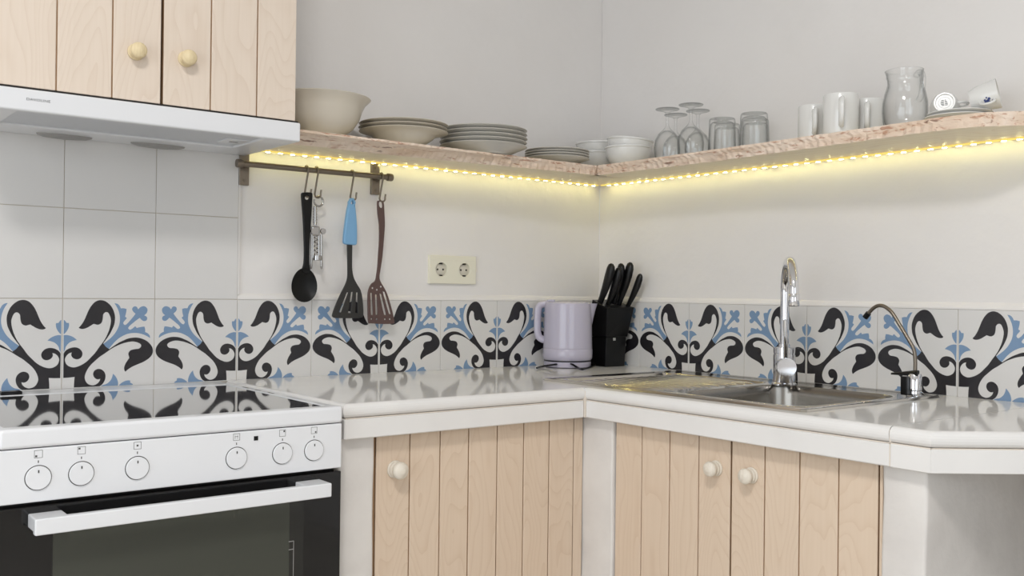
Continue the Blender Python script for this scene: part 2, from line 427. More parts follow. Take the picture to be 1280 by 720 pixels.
# ------------------------------------------------------------------ wall tiles
BLACK = [(.1325,.1325,1),(.077,.128),(.0155,.126,1),(.015,.28),(.015,.397,1),(.038,.428),(.073,.45),(.11,.46),(.145,.459),(.18,.444),(.205,.414),(.212,.384),(.204,.355),(.185,.335),(.154,.327),(.122,.337),(.101,.358),(.094,.38),(.099,.404,1),(.073,.396),(.046,.371),(.031,.338),(.032,.309),(.044,.279),(.068,.256),(.103,.241),(.138,.24),(.179,.252),(.221,.273),(.263,.304),(.305,.348),(.347,.395),(.382,.447),(.418,.497),(.452,.55),(.479,.61),(.495,.655),(.508,.715),(.511,.76),(.503,.798),(.488,.832),(.47,.849),(.448,.847),(.428,.825),(.424,.791),(.42,.761),(.41,.731),(.389,.713),(.367,.708),(.346,.713),(.325,.719,1),(.3,.702),(.265,.68),(.23,.666),(.202,.663),(.181,.668),(.168,.678,1),(.194,.707),(.225,.759),(.249,.818),(.27,.87),(.297,.919),(.332,.96),(.368,.98),(.403,.985),(.439,.977),(.468,.96),(.498,.934),(.523,.9),(.542,.858),(.554,.813),(.556,.767),(.548,.707),(.527,.654),(.502,.602),(.473,.557),(.431,.497,1),(.4595,.4595,1)]
BLUE = [(.459,.459,1),(.434,.493,1),(.481,.53),(.517,.562),(.553,.603),(.581,.65),(.601,.699),(.609,.752),(.607,.805),(.595,.858),(.574,.907),(.547,.951,1),(.577,.945),(.603,.923),(.618,.892,1),(.648,.893),(.681,.885,1),(.678,.85),(.666,.797,1),(.686,.782,1),(.672,.763),(.651,.736),(.649,.717),(.665,.702),(.691,.717),(.724,.755),(.764,.804),(.782,.831,1),(.76,.85),(.744,.877),(.751,.904),(.774,.915),(.796,.907),(.811,.88,1),(.837,.907),(.875,.917),(.903,.903)]
BUD = [(.013,.765,1),(.024,.759),(.041,.733,1),(.065,.732,1),(.068,.713),(.063,.679),(.046,.643),(.019,.61),(.013,.614,1)]
LEAF = [(.013,.597,1),(.043,.599),(.078,.591),(.112,.575),(.14,.553),(.151,.541,1),(.12,.535),(.085,.521),(.058,.499),(.038,.47),(.028,.434),(.015,.406,1)]
def sym(h):
    m = [(p[1], p[0])+tuple(p[2:]) for p in h[1:]]
    if abs(h[-1][0]-h[-1][1]) < 1e-6: m = m[:-1]
    return h + m[::-1]
def flip(h): return [(p[1], p[0])+tuple(p[2:]) for p in h]
LOOPS = [(smooth_loop(sym(BLACK), 3), 1), (smooth_loop(sym(BLUE), 3), 2)]
for h in (BUD, LEAF): LOOPS += [(smooth_loop(h, 3), 2), (smooth_loop(flip(h), 3), 2)]
T = 0.2; TG = 0.0007; TT = 0.0055
def clip_loop(lp, lo, hi):
    """keep u within lo..hi (tiles cut at the corner)"""
    for lim, sgn in ((lo, 1), (hi, -1)):
        out = []
        for i in range(len(lp)):
            a, b_ = lp[i-1], lp[i]
            ia, ib = sgn*(a[0]-lim) >= 0, sgn*(b_[0]-lim) >= 0
            if ia != ib:
                t = (lim-a[0])/(b_[0]-a[0]); out.append(Vector((lim, a[1]+(b_[1]-a[1])*t)))
            if ib: out.append(b_)
        lp = out
        if len(lp) < 3: return []
    return lp
def tile_mesh(name, decor, mirror, lo=0.0, hi=1.0):
    """tile in local x (0..T) and z, its face at y = 0 looking to -y; the print lies on the face"""
    mb = MB()
    a, b_ = (lo, hi)
    if mirror: a, b_ = 1-hi, 1-lo
    mb.box(a*T+TG, b_*T-TG, 0, TT, TG, T-TG, bev=0.0006, seg=1)
    me_parts = []
    if decor:
        for lp, mi in LOOPS:
            lp2 = clip_loop([Vector(p) for p in lp], max(lo, 0.006), min(hi, 0.994))
            if not lp2: continue
            b = bmesh.new()
            f = b.faces.new([b.verts.new((((1-p[0]) if mirror else p[0])*T, -0.00012, p[1]*T)) for p in lp2])
            f.normal_update(); bmesh.ops.triangulate(b, faces=[f])
            for ff in b.faces:
                if ff.normal.y > 0: ff.normal_flip()
            mb.bm(b, mi)
    me = bpy.data.meshes.new(name)
    me.from_pydata([tuple(p) for p in mb.v], [], mb.f)
    for mm in ('tile_white', 'print_black', 'print_blue'): me.materials.append(M[mm])
    me.polygons.foreach_set('material_index', mb.m); me.update()
    return me
TM_W = tile_mesh('tile', False, False)
TM_R = tile_mesh('tile', True, False)        # medallion centre at local x = 0
TM_L = tile_mesh('tile', True, True)         # medallion centre at local x = T
CUT = 0.185/0.2
TM_RC = tile_mesh('tile', True, False, 1-CUT, 1.0)
ZT = 1.09706
def put_tile(me, wall, loc, rz=0):
    o = bpy.data.objects.new('tile', me); COL.objects.link(o); o.parent = wall; o.location = loc; o.rotation_euler = (0, 0, rz)
XS = -0.407825
for k in range(-4, 8):                       # decor row on the back wall, seam k at XS-(6-k)*T
    x = XS-(6-k)*T
    if k < 8: put_tile(TM_R if k % 2 == 0 else TM_L, wall_back, (x, 0, ZT-T))
for k in range(-4, 2):
    for row in (0, 1): put_tile(TM_W, wall_back, (XS-(6-k)*T, 0, ZT+row*T))
YS = -0.184985
# right wall: local x runs along -y
put_tile(TM_RC, wall_right, (0, YS+T, ZT-T), -PI/2)
for k in range(0, 12): put_tile(TM_L if k % 2 == 0 else TM_R, wall_right, (0, YS-k*T, ZT-T), -PI/2)
MB().box(XS-10*T, -0.006, 0.0018, WT+0.002, 0.7, ZT-0.0005).box(XS-10*T, XS-4*T, 0.0018, WT+0.002, ZT-0.0005, ZT+2*T).build('grout', 'grout', wall_back)
MB().box(0.0018, WT+0.002, 0.0018, YS-12*T, 0.7, ZT-0.0005).build('grout', 'grout', wall_right)
# rounded cream bead of filler along the top of the decor row
def bead(pa, pb, nd):
    pa = Vector(pa); pb = Vector(pb); nd = Vector(nd); mb = MB()
    prof = [(0.0, 0.0), (0.0, 0.0), (-0.0005, 0.004), (-0.003, 0.010), (-0.0078, 0.016)]
    vs_ = []; fs = []
    for P0 in (pa, pb):
        for d, h in prof: vs_.append(P0+nd*d+Vector((0, 0, h)))
        vs_.append(P0-nd*0.009)
    n = len(prof)+1
    for i in range(n): fs.append([i, (i+1) % n, n+(i+1) % n, n+i])
    fs += [list(range(n)), list(range(n, 2*n))]
    return mb.add(vs_, fs)
bead((XS-4*T, 0, ZT), (-0.001, 0, ZT), (0, -1, 0)).build('filler_bead', 'plaster', wall_back)
bead((0, -0.001, ZT), (0, YS-12*T, ZT), (-1, 0, 0)).build('filler_bead', 'plaster', wall_right)
MB().box(XS-4*T, XS-4*T+0.004, 0.0006, WT, ZT+0.012, ZT+2*T).build('filler_bead', 'plaster', wall_back)

# ------------------------------------------------------------------ worktop of marble slabs
ZC = 0.9; ZS = 0.8715; ZF = 0.830
WX0 = -1.236
wt = thing('worktop', 'white polished marble worktop running round the corner from cooker past the sink', 'worktop', (-0.6, -0.6, ZF))
BV = 0.012
def slab(poly, edges, name='marble_slab', z0=ZS, z1=ZC, bev=BV):
    return MB().prism(poly, z0, z1, bev=bev if edges else 0, seg=4, edges=edges).build(name, 'marble', wt)
slab([(WX0, -0.001), (WX0, -0.6), (-0.6006, -0.6), (-0.6006, -0.001)], [0, 1])
HX0, HX1, HY0, HY1 = -0.535, -0.072, -1.16, -0.405       # sink cut-out
mb = MB()
mb.prism([(-0.6, -0.6), (-0.6, -1.3755), (HX0, -1.3755), (HX0, -0.6)], ZS, ZC, bev=BV, seg=4, edges=[0])
mb.box(-0.6, HX0, -0.6, -0.001, ZS, ZC).box(HX0, -0.001, HY1, -0.001, ZS, ZC).box(HX1, -0.001, HY0, HY1, ZS, ZC).box(HX0, -0.001, -1.3755, HY0, ZS, ZC)
mb.build('marble_slab', 'marble', wt)
slab([(-0.6, -1.3775), (-0.6, -1.452), (-0.455, -1.5615), (-0.455, -2.1), (-0.001, -2.1), (-0.001, -1.3775)], [0, 1, 2, 3])  # run past the cut-off corner is added, unseen, to shade the end wall
# front strips under the slabs
mb_ = lambda *a: MB().box(*a, bev=0.002, seg=1).build('edge_strip', 'marble', wt)
mb_(WX0+0.004, -0.6015, -0.598, -0.575, ZF, ZS-0.0012)
mb_(-0.598, -0.575, -1.3755, -0.6, ZF, ZS-0.0012)
MB().prism([(-0.598, -1.3775), (-0.598, -1.4511), (-0.575, -1.4385), (-0.575, -1.3775)], ZF, ZS-0.0012, bev=0.001, seg=1).build('edge_strip', 'marble', wt)
MB().prism([(-0.598, -1.4512), (-0.4535, -1.5602), (-0.434, -1.5445), (-0.5745, -1.4385)], ZF, ZS-0.0012, bev=0.001, seg=1).build('edge_strip', 'marble', wt)
mb_(-0.4535, -0.431, -2.0985, -1.5615, ZF, ZS-0.0012)  # front strip of the added, unseen run
# joint filler
mb = MB().box(WX0+0.006, -0.602, -0.5975, -0.58, ZS-0.0014, ZS+0.0002).box(-0.5975, -0.58, -1.45, -0.6, ZS-0.0014, ZS+0.0002)
mb.box(-0.5975, -0.58, -1.3775, -1.3755, ZF+0.001, ZC-0.006).box(-0.6012, -0.596, -0.6008, -0.59, ZF+0.001, ZC-0.008)
mb.prism([(-0.597, -1.4515), (-0.4535, -1.5595), (-0.4445, -1.5505), (-0.588, -1.443)], ZS-0.0014, ZS+0.0002)
mb.build('joint_filler', 'marble_joint', wt)

# ------------------------------------------------------------------ plastered masonry under the worktop
def wobble_box(x0, x1, y0, y1, z0, z1, r, amp, name, label):
    b = bmesh.new(); bmesh.ops.create_cube(b, size=1)
    for v in b.verts: v.co = Vector(((x0+x1)/2+v.co.x*(x1-x0), (y0+y1)/2+v.co.y*(y1-y0), (z0+z1)/2+v.co.z*(z1-z0)))
    ve = [e for e in b.edges if abs(e.verts[0].co.z-e.verts[1].co.z) > 0.1]
    bmesh.ops.bevel(b, geom=ve, offset=r, segments=3, affect='EDGES', profile=0.5)
    ve = [e for e in b.edges if abs(e.verts[0].co.z-e.verts[1].co.z) > 0.1]
    bmesh.ops.subdivide_edges(b, edges=ve, cuts=14)
    for v in b.verts:
        if z0+0.01 < v.co.z < z1-0.01:
            v.co.x += amp*math.sin(v.co.z*23+x0*40); v.co.y += amp*math.sin(v.co.z*19+y0*30+1)
    o = MB().bm(b, 0, True).build(name, 'pillar_plaster')
    return tag(o, label, 'pillar')
wobble_box(WX0+0.002, -1.152, -0.577, -0.02, 0, ZF-0.0005, 0.006, 0.0012, 'plaster_pillar', 'white plastered pillar between the cooker and the single-door cabinet')
wobble_box(-0.573, -0.45, -0.666, -0.545, 0, ZF-0.0005, 0.005, 0.001, 'plaster_pillar', 'white plastered pillar in the inner corner under the worktop joint')
wobble_box(-0.573, -0.02, -1.430, -1.347, 0, ZF-0.0005, 0.007, 0.001, 'plaster_pillar', 'white plastered end wall carrying the cut-off corner of the worktop')

wobble_box(-0.44, -0.02, -2.09, -1.98, 0, ZF-0.0005, 0.007, 0.001, 'plaster_pillar', 'white plastered pillar added unseen under the ledge to shade the end wall')  # unseen pillar added to close the niche and darken the end wall

# ------------------------------------------------------------------ cabinets with plank doors
def knob(base, nd, R, parent, matn, name='knob'):
    q = Vector(nd).to_track_quat('Z', 'Y').to_matrix().to_4x4()
    prof = [(0, 0), (0.96, 0), (1.0, 0.10), (0.98, 0.24), (0.90, 0.30), (0.74, 0.33), (0.72, 0.42), (0.86, 0.46), (0.88, 0.58), (0.80, 0.64), (0.58, 0.68), (0.54, 0.80),
            (0.66, 0.88), (0.84, 1.0), (0.94, 1.16), (0.97, 1.34), (0.93, 1.52), (0.82, 1.68), (0.64, 1.80), (0.42, 1.86), (0.40, 1.88), (0.2, 1.91), (0, 1.915)]
    prof = [(a*R, b_*R) for a, b_ in prof]
    return MB().lathe(prof, base, 28, mtx=q).build(name, matn, parent)
def plank_door(root, axis, bounds, face, thick, z0, z1, knob_at=None, knob_R=0.018, knob_m='knob_wood', gap=0.0014, edge='birch_edge', wood='birch'):
    """axis 'x': planks side by side along x, face towards -y; axis 'y': along y, face towards -x"""
    d = MB()
    lo, hi = min(bounds), max(bounds)
    if axis == 'x': d.box(lo+0.0015, hi-0.0015, face+0.0035, face+thick, z0+0.001, z1-0.001)
    else: d.box(face+0.0035, face+thick, lo+0.0015, hi-0.0015, z0+0.001, z1-0.001)
    do = d.build('door', edge, root)
    for a, b_ in zip(bounds[:-1], bounds[1:]):
        a, b_ = min(a, b_)+gap, max(a, b_)-gap
        j = random.uniform(-0.0004, 0.0004)
        pl = MB()
        if axis == 'x': pl.box(a, b_, face+j, face+0.0036, z0, z1, bev=0.0014, seg=2)
        else: pl.box(face+j, face+0.0036, a, b_, z0, z1, bev=0.0014, seg=2)
        pl.build('plank', wood, do)
    if knob_at: knob(knob_at, (0, -1, 0) if axis == 'x' else (-1, 0, 0), knob_R, do, knob_m)
    return do
# --- base cabinet on the back wall
r = thing('base_cabinet', 'pale birch base cabinet with one seven-plank door beside the cooker', 'cabinet', (-0.86, -0.3, 0))
mb = MB().box(-1.146, -1.130, -0.545, -0.03, 0.09, 0.825).box(-0.605, -0.590, -0.545, -0.03, 0.09, 0.825).box(-1.146, -0.59, -0.545, -0.03, 0.09, 0.105).box(-1.130, -0.605, -0.05, -0.03, 0.105, 0.825)
mb.build('carcass', 'birch_edge', r)
FY = -0.566
k0 = at(503, 589, 'y', FY-0.030)
plank_door(r, 'x', [-1.143, -1.061, -0.985, -0.910, -0.832, -0.756, -0.680, -0.604], FY, 0.02, 0.10, 0.8265, (k0.x-0.001, FY, k0.z), 0.0185, 'knob_painted')
MB().box(-0.6025, -0.5755, FY-0.0005, FY+0.02, 0.09, 0.8265, bev=0.001, seg=1).build('filler_strip', 'birch', r)
MB().box(-1.1505, -1.1445, FY+0.002, FY+0.02, 0.09, 0.8265).build('filler_strip', 'birch_edge', r)
# --- sink cabinet on the right wall
r = thing('base_cabinet', 'pale birch base cabinet with two plank doors under the sink', 'cabinet', (-0.3, -1.0, 0))
mb = MB().box(-0.545, -0.03, -0.688, -0.672, 0.09, 0.69).box(-0.545, -0.03, -1.343, -1.327, 0.09, 0.825).box(-0.545, -0.03, -1.327, -0.688, 0.09, 0.105).box(-0.05, -0.03, -1.327, -0.688, 0.105, 0.69)
mb.build('carcass', 'birch_edge', r)
FX = -0.566
k1 = at(884, 587, 'x', FX-0.030); k2 = at(928, 596, 'x', FX-0.030)
plank_door(r, 'y', [-0.669, -0.753, -0.837, -0.920, -1.0055], FX, 0.02, 0.10, 0.8265, (FX, k1.y, k1.z), 0.0165, 'knob_painted')
plank_door(r, 'y', [-1.0075, -1.090, -1.171, -1.256, -1.337], FX, 0.02, 0.10, 0.8265, (FX, k2.y, k2.z), 0.0165, 'knob_painted')
MB().box(FX+0.001, FX+0.02, -1.3445, -1.3385, 0.09, 0.8265, bev=0.0008, seg=1).build('filler_strip', 'birch', r)
# --- wall cabinet over the cooker hood
r = thing('wall_cabinet', 'pale birch wall cabinet with two three-plank doors above the extractor hood', 'cabinet', (-1.5, -0.15, 1.497))
UY = -0.302; UZ0 = 1.4965; UZ1 = 2.2
mb = MB().box(-1.798, -1.782, -0.281, 0.004, UZ0+0.002, UZ1).box(-1.219, -1.2035, -0.281, 0.004, UZ0+0.002, UZ1).box(-1.782, -1.219, -0.281, 0.004, UZ0+0.002, UZ0+0.016).box(-1.782, -1.219, -0.281, 0.004, UZ1-0.016, UZ1).box(-1.782, -1.219, -0.008, 0.004, UZ0+0.016, UZ1-0.016)
mb.build('carcass', 'birch_pale', r)
k1 = at(175, 62, 'y', UY-0.028); k2 = at(238, 71, 'y', UY-0.028)
plank_door(r, 'x', [-1.797, -1.696, -1.594, -1.4985], UY, 0.019, UZ0, UZ1, (k1.x, UY, k1.z), 0.0165, 'knob_wood', wood='birch_pale')
plank_door(r, 'x', [-1.4955, -1.396, -1.294, -1.2025], UY, 0.019, UZ0, UZ1, (k2.x, UY, k2.z), 0.0165, 'knob_wood', wood='birch_pale')

# ------------------------------------------------------------------ extractor hood
r = thing('extractor_hood', 'slim white extractor hood under the wall cabinet with grey filter', 'cooker hood', (-1.49, -0.15, 1.45))
HXa, HXb, HZa, HZb = -1.797, -1.193, 1.4505, 1.4925
mb = MB()
mb.box(HXa, HXb, -0.307, -0.290, HZa, HZb, bev=0.004, seg=3)             # front fascia
mb.box(HXa, HXa+0.036, -0.292, -0.002, HZa, HZb-0.002, bev=0.002, seg=2)  # underside rim round the filter
mb.box(HXb-0.078, HXb, -0.292, -0.002, HZa, HZb-0.002, bev=0.004, seg=2)
mb.box(HXa+0.03, HXb-0.07, -0.112, -0.002, HZa, HZb-0.002, bev=0.002, seg=2)
mb.box(HXa+0.03, HXb-0.07, -0.292, -0.110, HZa+0.012, HZb-0.002)
mb.build('housing', 'enamel', r)
MB().box(HXa+0.037, HXb-0.079, -0.2895, -0.1125, HZa+0.004, HZa+0.013, bev=0.001, seg=1).build('grease_filter', 'filter_mesh', r)
MB().box(HXb-0.135, HXb-0.083, -0.225, -0.165, HZa+0.0015, HZa+0.0045, bev=0.001, seg=1).build('filter_latch', 'enamel', r)
MB().box(HXb-0.118, HXb-0.100, -0.199, -0.189, HZa+0.0005, HZa+0.002).build('latch_slot', 'lens_grey', r)
for cx, hl in ((-1.618, 0.058), (-1.418, 0.063)):
    MB().lathe([(0, -0.0085), (0.4, -0.008), (0.75, -0.0065), (0.95, -0.003), (1.0, 0.001), (0, 0.001)], (cx, -0.040, HZa), 32, sx=hl, sy=0.020).build('lamp_lens', 'lens_grey', r)
lo = MB(); v_, f_ = text_mesh('DAVOLINE', 0.0082, 0.0002, 1.08)
lc = at(48, 125.5, 'y', -0.3072)
lo.add([Vector((lc.x+p.x, -0.3072-p.z*0.5, lc.z+p.y*0.85)) for p in v_], f_); lo.build('logo', 'logo_grey', r)
MB().box(HXa+0.003, HXb-0.003, -0.300, -0.2, HZb-0.0005, HZb+0.0035).build('gap_strip', 'dark_hole', r)  # dark strip filling the gap between hood and wall cabinet

# ------------------------------------------------------------------ cooker
CX0, CX1, CYF = -1.8445, -1.2485, -0.62
r = thing('cooker', 'white freestanding electric cooker with black glass hob and black oven door', 'cooker', ((CX0+CX1)/2, -0.3, 0))
MB().box(CX0+0.003, CX1-0.003, -0.585, -0.02, 0.03, 0.868).build('body', 'enamel', r)
for a in (CX0+0.05, CX1-0.05):
    for b_ in (-0.54, -0.08): MB().disc((a, b_, 0), (0, 0, 1), 0.018, 0.03).build('foot', 'black_plastic', r)
# hob frame: four rails round the sunk glass
GX0, GX1, GY0, GY1 = CX0+0.016, CX1-0.020, -0.588, -0.085
mb = MB()
b = bmesh.new()
mb.box(CX0, CX1, CYF-0.002, GY0, 0.8685, 0.9, bev=0.006, seg=4)
mb.box(CX0, GX0, GY0-0.01, -0.004, 0.8685, 0.8985, bev=0.003, seg=2)
mb.box(GX1, CX1, GY0-0.01, -0.004, 0.8685, 0.8985, bev=0.003, seg=2)
mb.box(GX0-0.004, GX1+0.004, GY1, -0.004, 0.8685, 0.8985, bev=0.003, seg=2)
b.free()
mb.build('hob_frame', 'enamel', r)
MB().box(GX0-0.001, GX1+0.001, GY0-0.002, GY1+0.002, 0.89, 0.8972).build('hob_glass', 'black_glass', r)
MB().box(-1.742, -1.702, -0.078, -0.052, 0.898, 0.9055, bev=0.0015, seg=1).build('vent_cover', 'black_plastic', r)
for yy in (-0.16, -0.23, -0.30): MB().box(CX1-0.012, CX1-0.008, yy-0.03, yy, 0.8982, 0.8988).build('rim_slot', 'enamel_line', r)
cp = MB().box(CX0+0.001, CX1-0.001, CYF, -0.58, 0.782, 0.8672, bev=0.002, seg=2).build('control_panel', 'enamel', r)
MB().box(CX0+0.003, CX1-0.003, CYF+0.006, -0.59, 0.8665, 0.869).build('panel_gap', 'enamel_line', r)
def kx(px, py): return at(px, py, 'y', CYF-0.002)
KN = [(48, 599, (-1, -1)), (102, 592.5, (-1, 1)), (172, 584.5, (0, 0)), (296, 571, (2, 2)), (353.5, 564, (1, 1)), (393, 559, (1, -1))]
for px, py, dot in KN:
    c = kx(px, py); x = c.x; z = 0.8205
    kn = MB().disc((x, CYF+0.001, z), (0, -1, 0), 0.0188, 0.0042, 32).build('knob', 'enamel', r)
    WLOC[kn.name] = wloc(r)
    MB().disc((x, CYF+0.001, z), (0, -1, 0), 0.0202, 0.0014, 32).build('knob_ring', 'enamel_line', kn)
    MB().box(x-0.001, x+0.001, CYF-0.0036, CYF-0.003, z+0.008, z+0.0125).build('pointer', 'enamel_line', kn)
    ic = MB(); s = 0.0062; zc = z+0.0375
    for (a0, a1, b0, b1) in ((-s, s, -s, -s+0.0006), (-s, s, s-0.0006, s), (-s, -s+0.0006, -s, s), (s-0.0006, s, -s, s)):
        ic.box(x+a0, x+a1, CYF-0.0002, CYF+0.001, zc+b0, zc+b1)
    if dot == (2, 2): ic.box(x-0.003, x-0.0024, CYF-0.0002, CYF+0.001, zc-0.003, zc+0.003).box(x-0.003, x+0.003, CYF-0.0002, CYF+0.001, zc+0.0006, zc+0.0012).box(x+0.0015, x+0.0021, CYF-0.0002, CYF+0.001, zc-0.003, zc+0.003)
    else: ic.box(x+dot[0]*0.0032-0.0015, x+dot[0]*0.0032+0.0015, CYF-0.0002, CYF+0.001, zc+dot[1]*0.0032-0.0015, zc+dot[1]*0.0032+0.0015)
    ic.box(x-0.0008, x+0.0008, CYF-0.0002, CYF+0.001, z+0.0235, z+0.0275)
    ic.build('icon', 'enamel_line', r)
c = kx(320.5, 548); MB().box(c.x-0.004, c.x+0.004, CYF-0.0006, CYF+0.001, c.z-0.004, c.z+0.004).build('indicator_light', 'black_plastic', r)
DX0, DX1, DYF = CX0+0.001, CX1-0.001, CYF+0.001
MB().box(CX0+0.006, CX1-0.006, -0.598, -0.583, 0.2, 0.783).build('door_gap', 'dark_hole', r)
door = MB().box(DX0, DX1, DYF, -0.592, 0.19, 0.7755, bev=0.002, seg=2).build('oven_door', 'oven_glass', r)
WLOC[door.name] = wloc(r)
MB().box(-1.766, -1.327, DYF-0.0004, DYF+0.002, 0.25, 0.758).build('window_rim', 'oven_window_rim', door)
MB().box(-1.764, -1.356, DYF-0.0008, DYF+0.002, 0.254, 0.756).build('oven_window', 'oven_window', door)
rk = MB()
rk.box(-1.3475, -1.3465, DYF-0.0007, DYF, 0.3, 0.655)
for z in (0.655, 0.64, 0.57, 0.555): rk.box(-1.357, -1.347, DYF-0.0009, DYF, z-0.0006, z+0.0006)
rk.build('rack_support', 'lens_grey', door)
HYF = -0.668
h0 = at(44, 651, 'y', HYF); h1 = at(415, 603, 'y', HYF); h2 = at(415, 620, 'y', HYF)
hz1 = (h0.z+h1.z)/2; hz0 = hz1-0.0255
hd = MB().box(h0.x, h1.x, HYF, HYF+0.014, hz0, hz1, bev=0.002, seg=2).build('handle', 'enamel', door)
WLOC[hd.name] = wloc(r)
for a in (h0.x, h1.x-0.05): MB().box(a, a+0.05, HYF+0.010, DYF+0.001, hz0+0.004, hz1, bev=0.002, seg=2).build('handle_bracket', 'enamel', door)
MB().box(CX0+0.004, CX1-0.004, CYF+0.004, -0.59, 0.05, 0.185, bev=0.002, seg=1).build('plinth_drawer', 'enamel', r)

# ------------------------------------------------------------------ shelves with live edges
SZ0, SZ1 = 1.468, 1.4965
def interp(tab, t):
    for (a, va), (b_, vb) in zip(tab[:-1], tab[1:]):
        if a <= t <= b_: return va+(vb-va)*(t-a)/(b_-a)
    return tab[0][1] if t < tab[0][0] else tab[-1][1]
def jit(t, s): return 0.0012*math.sin(t*61+s)+0.0012*math.sin(t*137+2*s)+0.0010*math.sin(t*290+s*3)
def shelf(axis, t0, t1, top_tab, bot_tab, name, label, mats, mitre):
    N = 150; vs_ = []; fs = []; mi = []
    for i in range(N+1):
        t = t0+(t1-t0)*i/N
        ft = interp(top_tab, t); fb = interp(bot_tab, t)
        ftj = ft+jit(t, 1); fbj = fb+jit(t, 4)*1.6
        back = 0.001
        pts = [(back, SZ1), (ftj, SZ1), (ftj+0.0015+jit(t, 9)*0.7, SZ1-0.006), ((ftj*0.62+fbj*0.38)+jit(t, 6), SZ1-0.013), ((ftj*0.3+fbj*0.7)+jit(t, 2), SZ1-0.021), (fbj, SZ0), (back, SZ0)]
        for d, z in pts:
            tt = t
            if mitre == 'hi': tt = min(t, -d-0.0003) if axis == 'x' else t
            if mitre == 'lo': tt = max(t, d+0.0003)
            vs_.append((tt, -d, z) if axis == 'x' else (-d, -tt, z))
    n = 7
    for i in range(N):
        for k in range(n):
            fs.append([i*n+k, i*n+(k+1) % n, (i+1)*n+(k+1) % n, (i+1)*n+k]); mi.append(1 if k in (1, 2, 3, 4) else 0)
    fs += [list(range(n)), [N*n+k for k in range(n)]]; mi += [0, 0]
    mb = MB()
    for f, m_ in zip(fs, mi): pass
    mb.v = [Vector(p) for p in vs_]; mb.f = fs; mb.m = mi; mb.sm = [False]*len(fs)
    o = mb.build(name, mats, None)
    return tag(o, label, 'shelf')
shelf('x', -1.1985, 0.0, [(-1.2, .203), (-.9, .202), (-.6, .198), (-.35, .2), (-.2, .2), (0, .2)], [(-1.2, .158), (-1.12, .156), (-.85, .156), (-.6, .171), (-.36, .196), (-.2, .2), (0, .2)],
      'wall_shelf', 'rough live-edge wooden shelf board stacked with plates and a large bowl', ['pine_x', 'wane_x'], 'hi')
shelf('y', 0.0, 1.50, [(0, .2), (.2, .2), (.37, .199), (.66, .2), (.9, .205), (1.12, .208), (1.24, .212), (1.31, .207), (1.34, .198), (1.4, .158), (1.45, .118), (1.5, .08)],
      [(0, .2), (.2, .199), (.37, .191), (.64, .185), (.9, .201), (1.12, .213), (1.24, .219), (1.30, .214), (1.34, .2), (1.4, .150), (1.45, .11), (1.5, .07)],
      'wall_shelf', 'rough live-edge wooden shelf board holding glasses, mugs and a jug', ['pine_y', 'wane_y'], 'lo')
# LED strips along the wall under the shelves
LS = 1.0/30
led_me = None
def led_strip(axis, t0, t1, label):
    global led_me
    loc = (0.5*(t0+t1), -0.014, SZ0) if axis == 'x' else (-0.014, 0.5*(t0+t1), SZ0)
    r = thing('led_strip', label, 'light strip', loc)
    if axis == 'x': MB().box(t0, t1, -0.0168, -0.0112, SZ0-0.0040, SZ0-0.0004).build('tape', 'led_tape', r)
    else: MB().box(-0.0168, -0.0112, t0, t1, SZ0-0.0040, SZ0-0.0004).build('tape', 'led_tape', r)
    n = int(abs(t1-t0)/LS)
    for i in range(n):
        t = t0+LS*(i+0.5)
        if led_me is None:
            o = MB().box(-0.005, 0.005, -0.0022, 0.0022, -0.0012, 0, bev=0.0003, seg=1).build('led', 'led_light'); led_me = o.data; o.parent = r
        else:
            o = bpy.data.objects.new('led', led_me); COL.objects.link(o); o.parent = r
        o.location = (t-loc[0], 0, -0.0040) if axis == 'x' else (0, t-loc[1], -0.0040)
        if axis == 'y': o.rotation_euler = (0, 0, PI/2)
led_strip('x', -1.19, -0.022, 'glowing yellow LED strip under the shelf of plates')
led_strip('y', -1.44, -0.022, 'glowing yellow LED strip under the shelf of glasses and mugs')

# ------------------------------------------------------------------ sink
SX0, SX1, SY0, SY1 = -0.558, -0.050, -1.178, -0.388
r = thing('kitchen_sink', 'stainless steel inset sink with ribbed drainer and one basin', 'sink', (-0.3, -0.8, ZC))
BX0, BX1, BY0, BY1 = -0.515, -0.135, -1.135, -0.800     # basin
def rrect(x0, x1, y0, y1, rad, n=6):
    out = []
    for cx, cy, a in ((x1-rad, y1-rad, 0), (x0+rad, y1-rad, PI/2), (x0+rad, y0+rad, PI), (x1-rad, y0+rad, 1.5*PI)):
        for i in range(n+1): out.append((cx+rad*math.cos(a+PI/2*i/n), cy+rad*math.sin(a+PI/2*i/n)))
    return out
# deck: outer rolled rim, flat deck with basin and drainer openings
zr = ZC
outer0 = rrect(SX0, SX1, SY0, SY1, 0.012); outer1 = rrect(SX0+0.003, SX1-0.003, SY0+0.003, SY1-0.003, 0.011); outer2 = rrect(SX0+0.012, SX1-0.012, SY0+0.012, SY1-0.012, 0.010)
bas = rrect(BX0, BX1, BY0, BY1, 0.06)
DX0_, DX1_, DY0_, DY1_ = -0.522, -0.125, -0.770, -0.425
drn = rrect(DX0_, DX1_, DY0_, DY1_, 0.03)
mb = MB()
n = len(outer0)
vs_ = [(x, y, zr+0.0003) for x, y in outer0]+[(x, y, zr+0.005) for x, y in outer1]+[(x, y, zr+0.0035) for x, y in outer2]
fs = []
for ring in (0, 1):
    for i in range(n): fs.append([ring*n+i, ring*n+(i+1) % n, (ring+1)*n+(i+1) % n, (ring+1)*n+i])
mb.add(vs_, fs, 0, True)
v_, f_ = curve_mesh([outer2, bas, drn], 0.0006)
mb.add([Vector((p.x, p.y, p.z+zr+0.0032)) for p in v_], f_, 0, False)
mb.build('deck', 'steel', r)
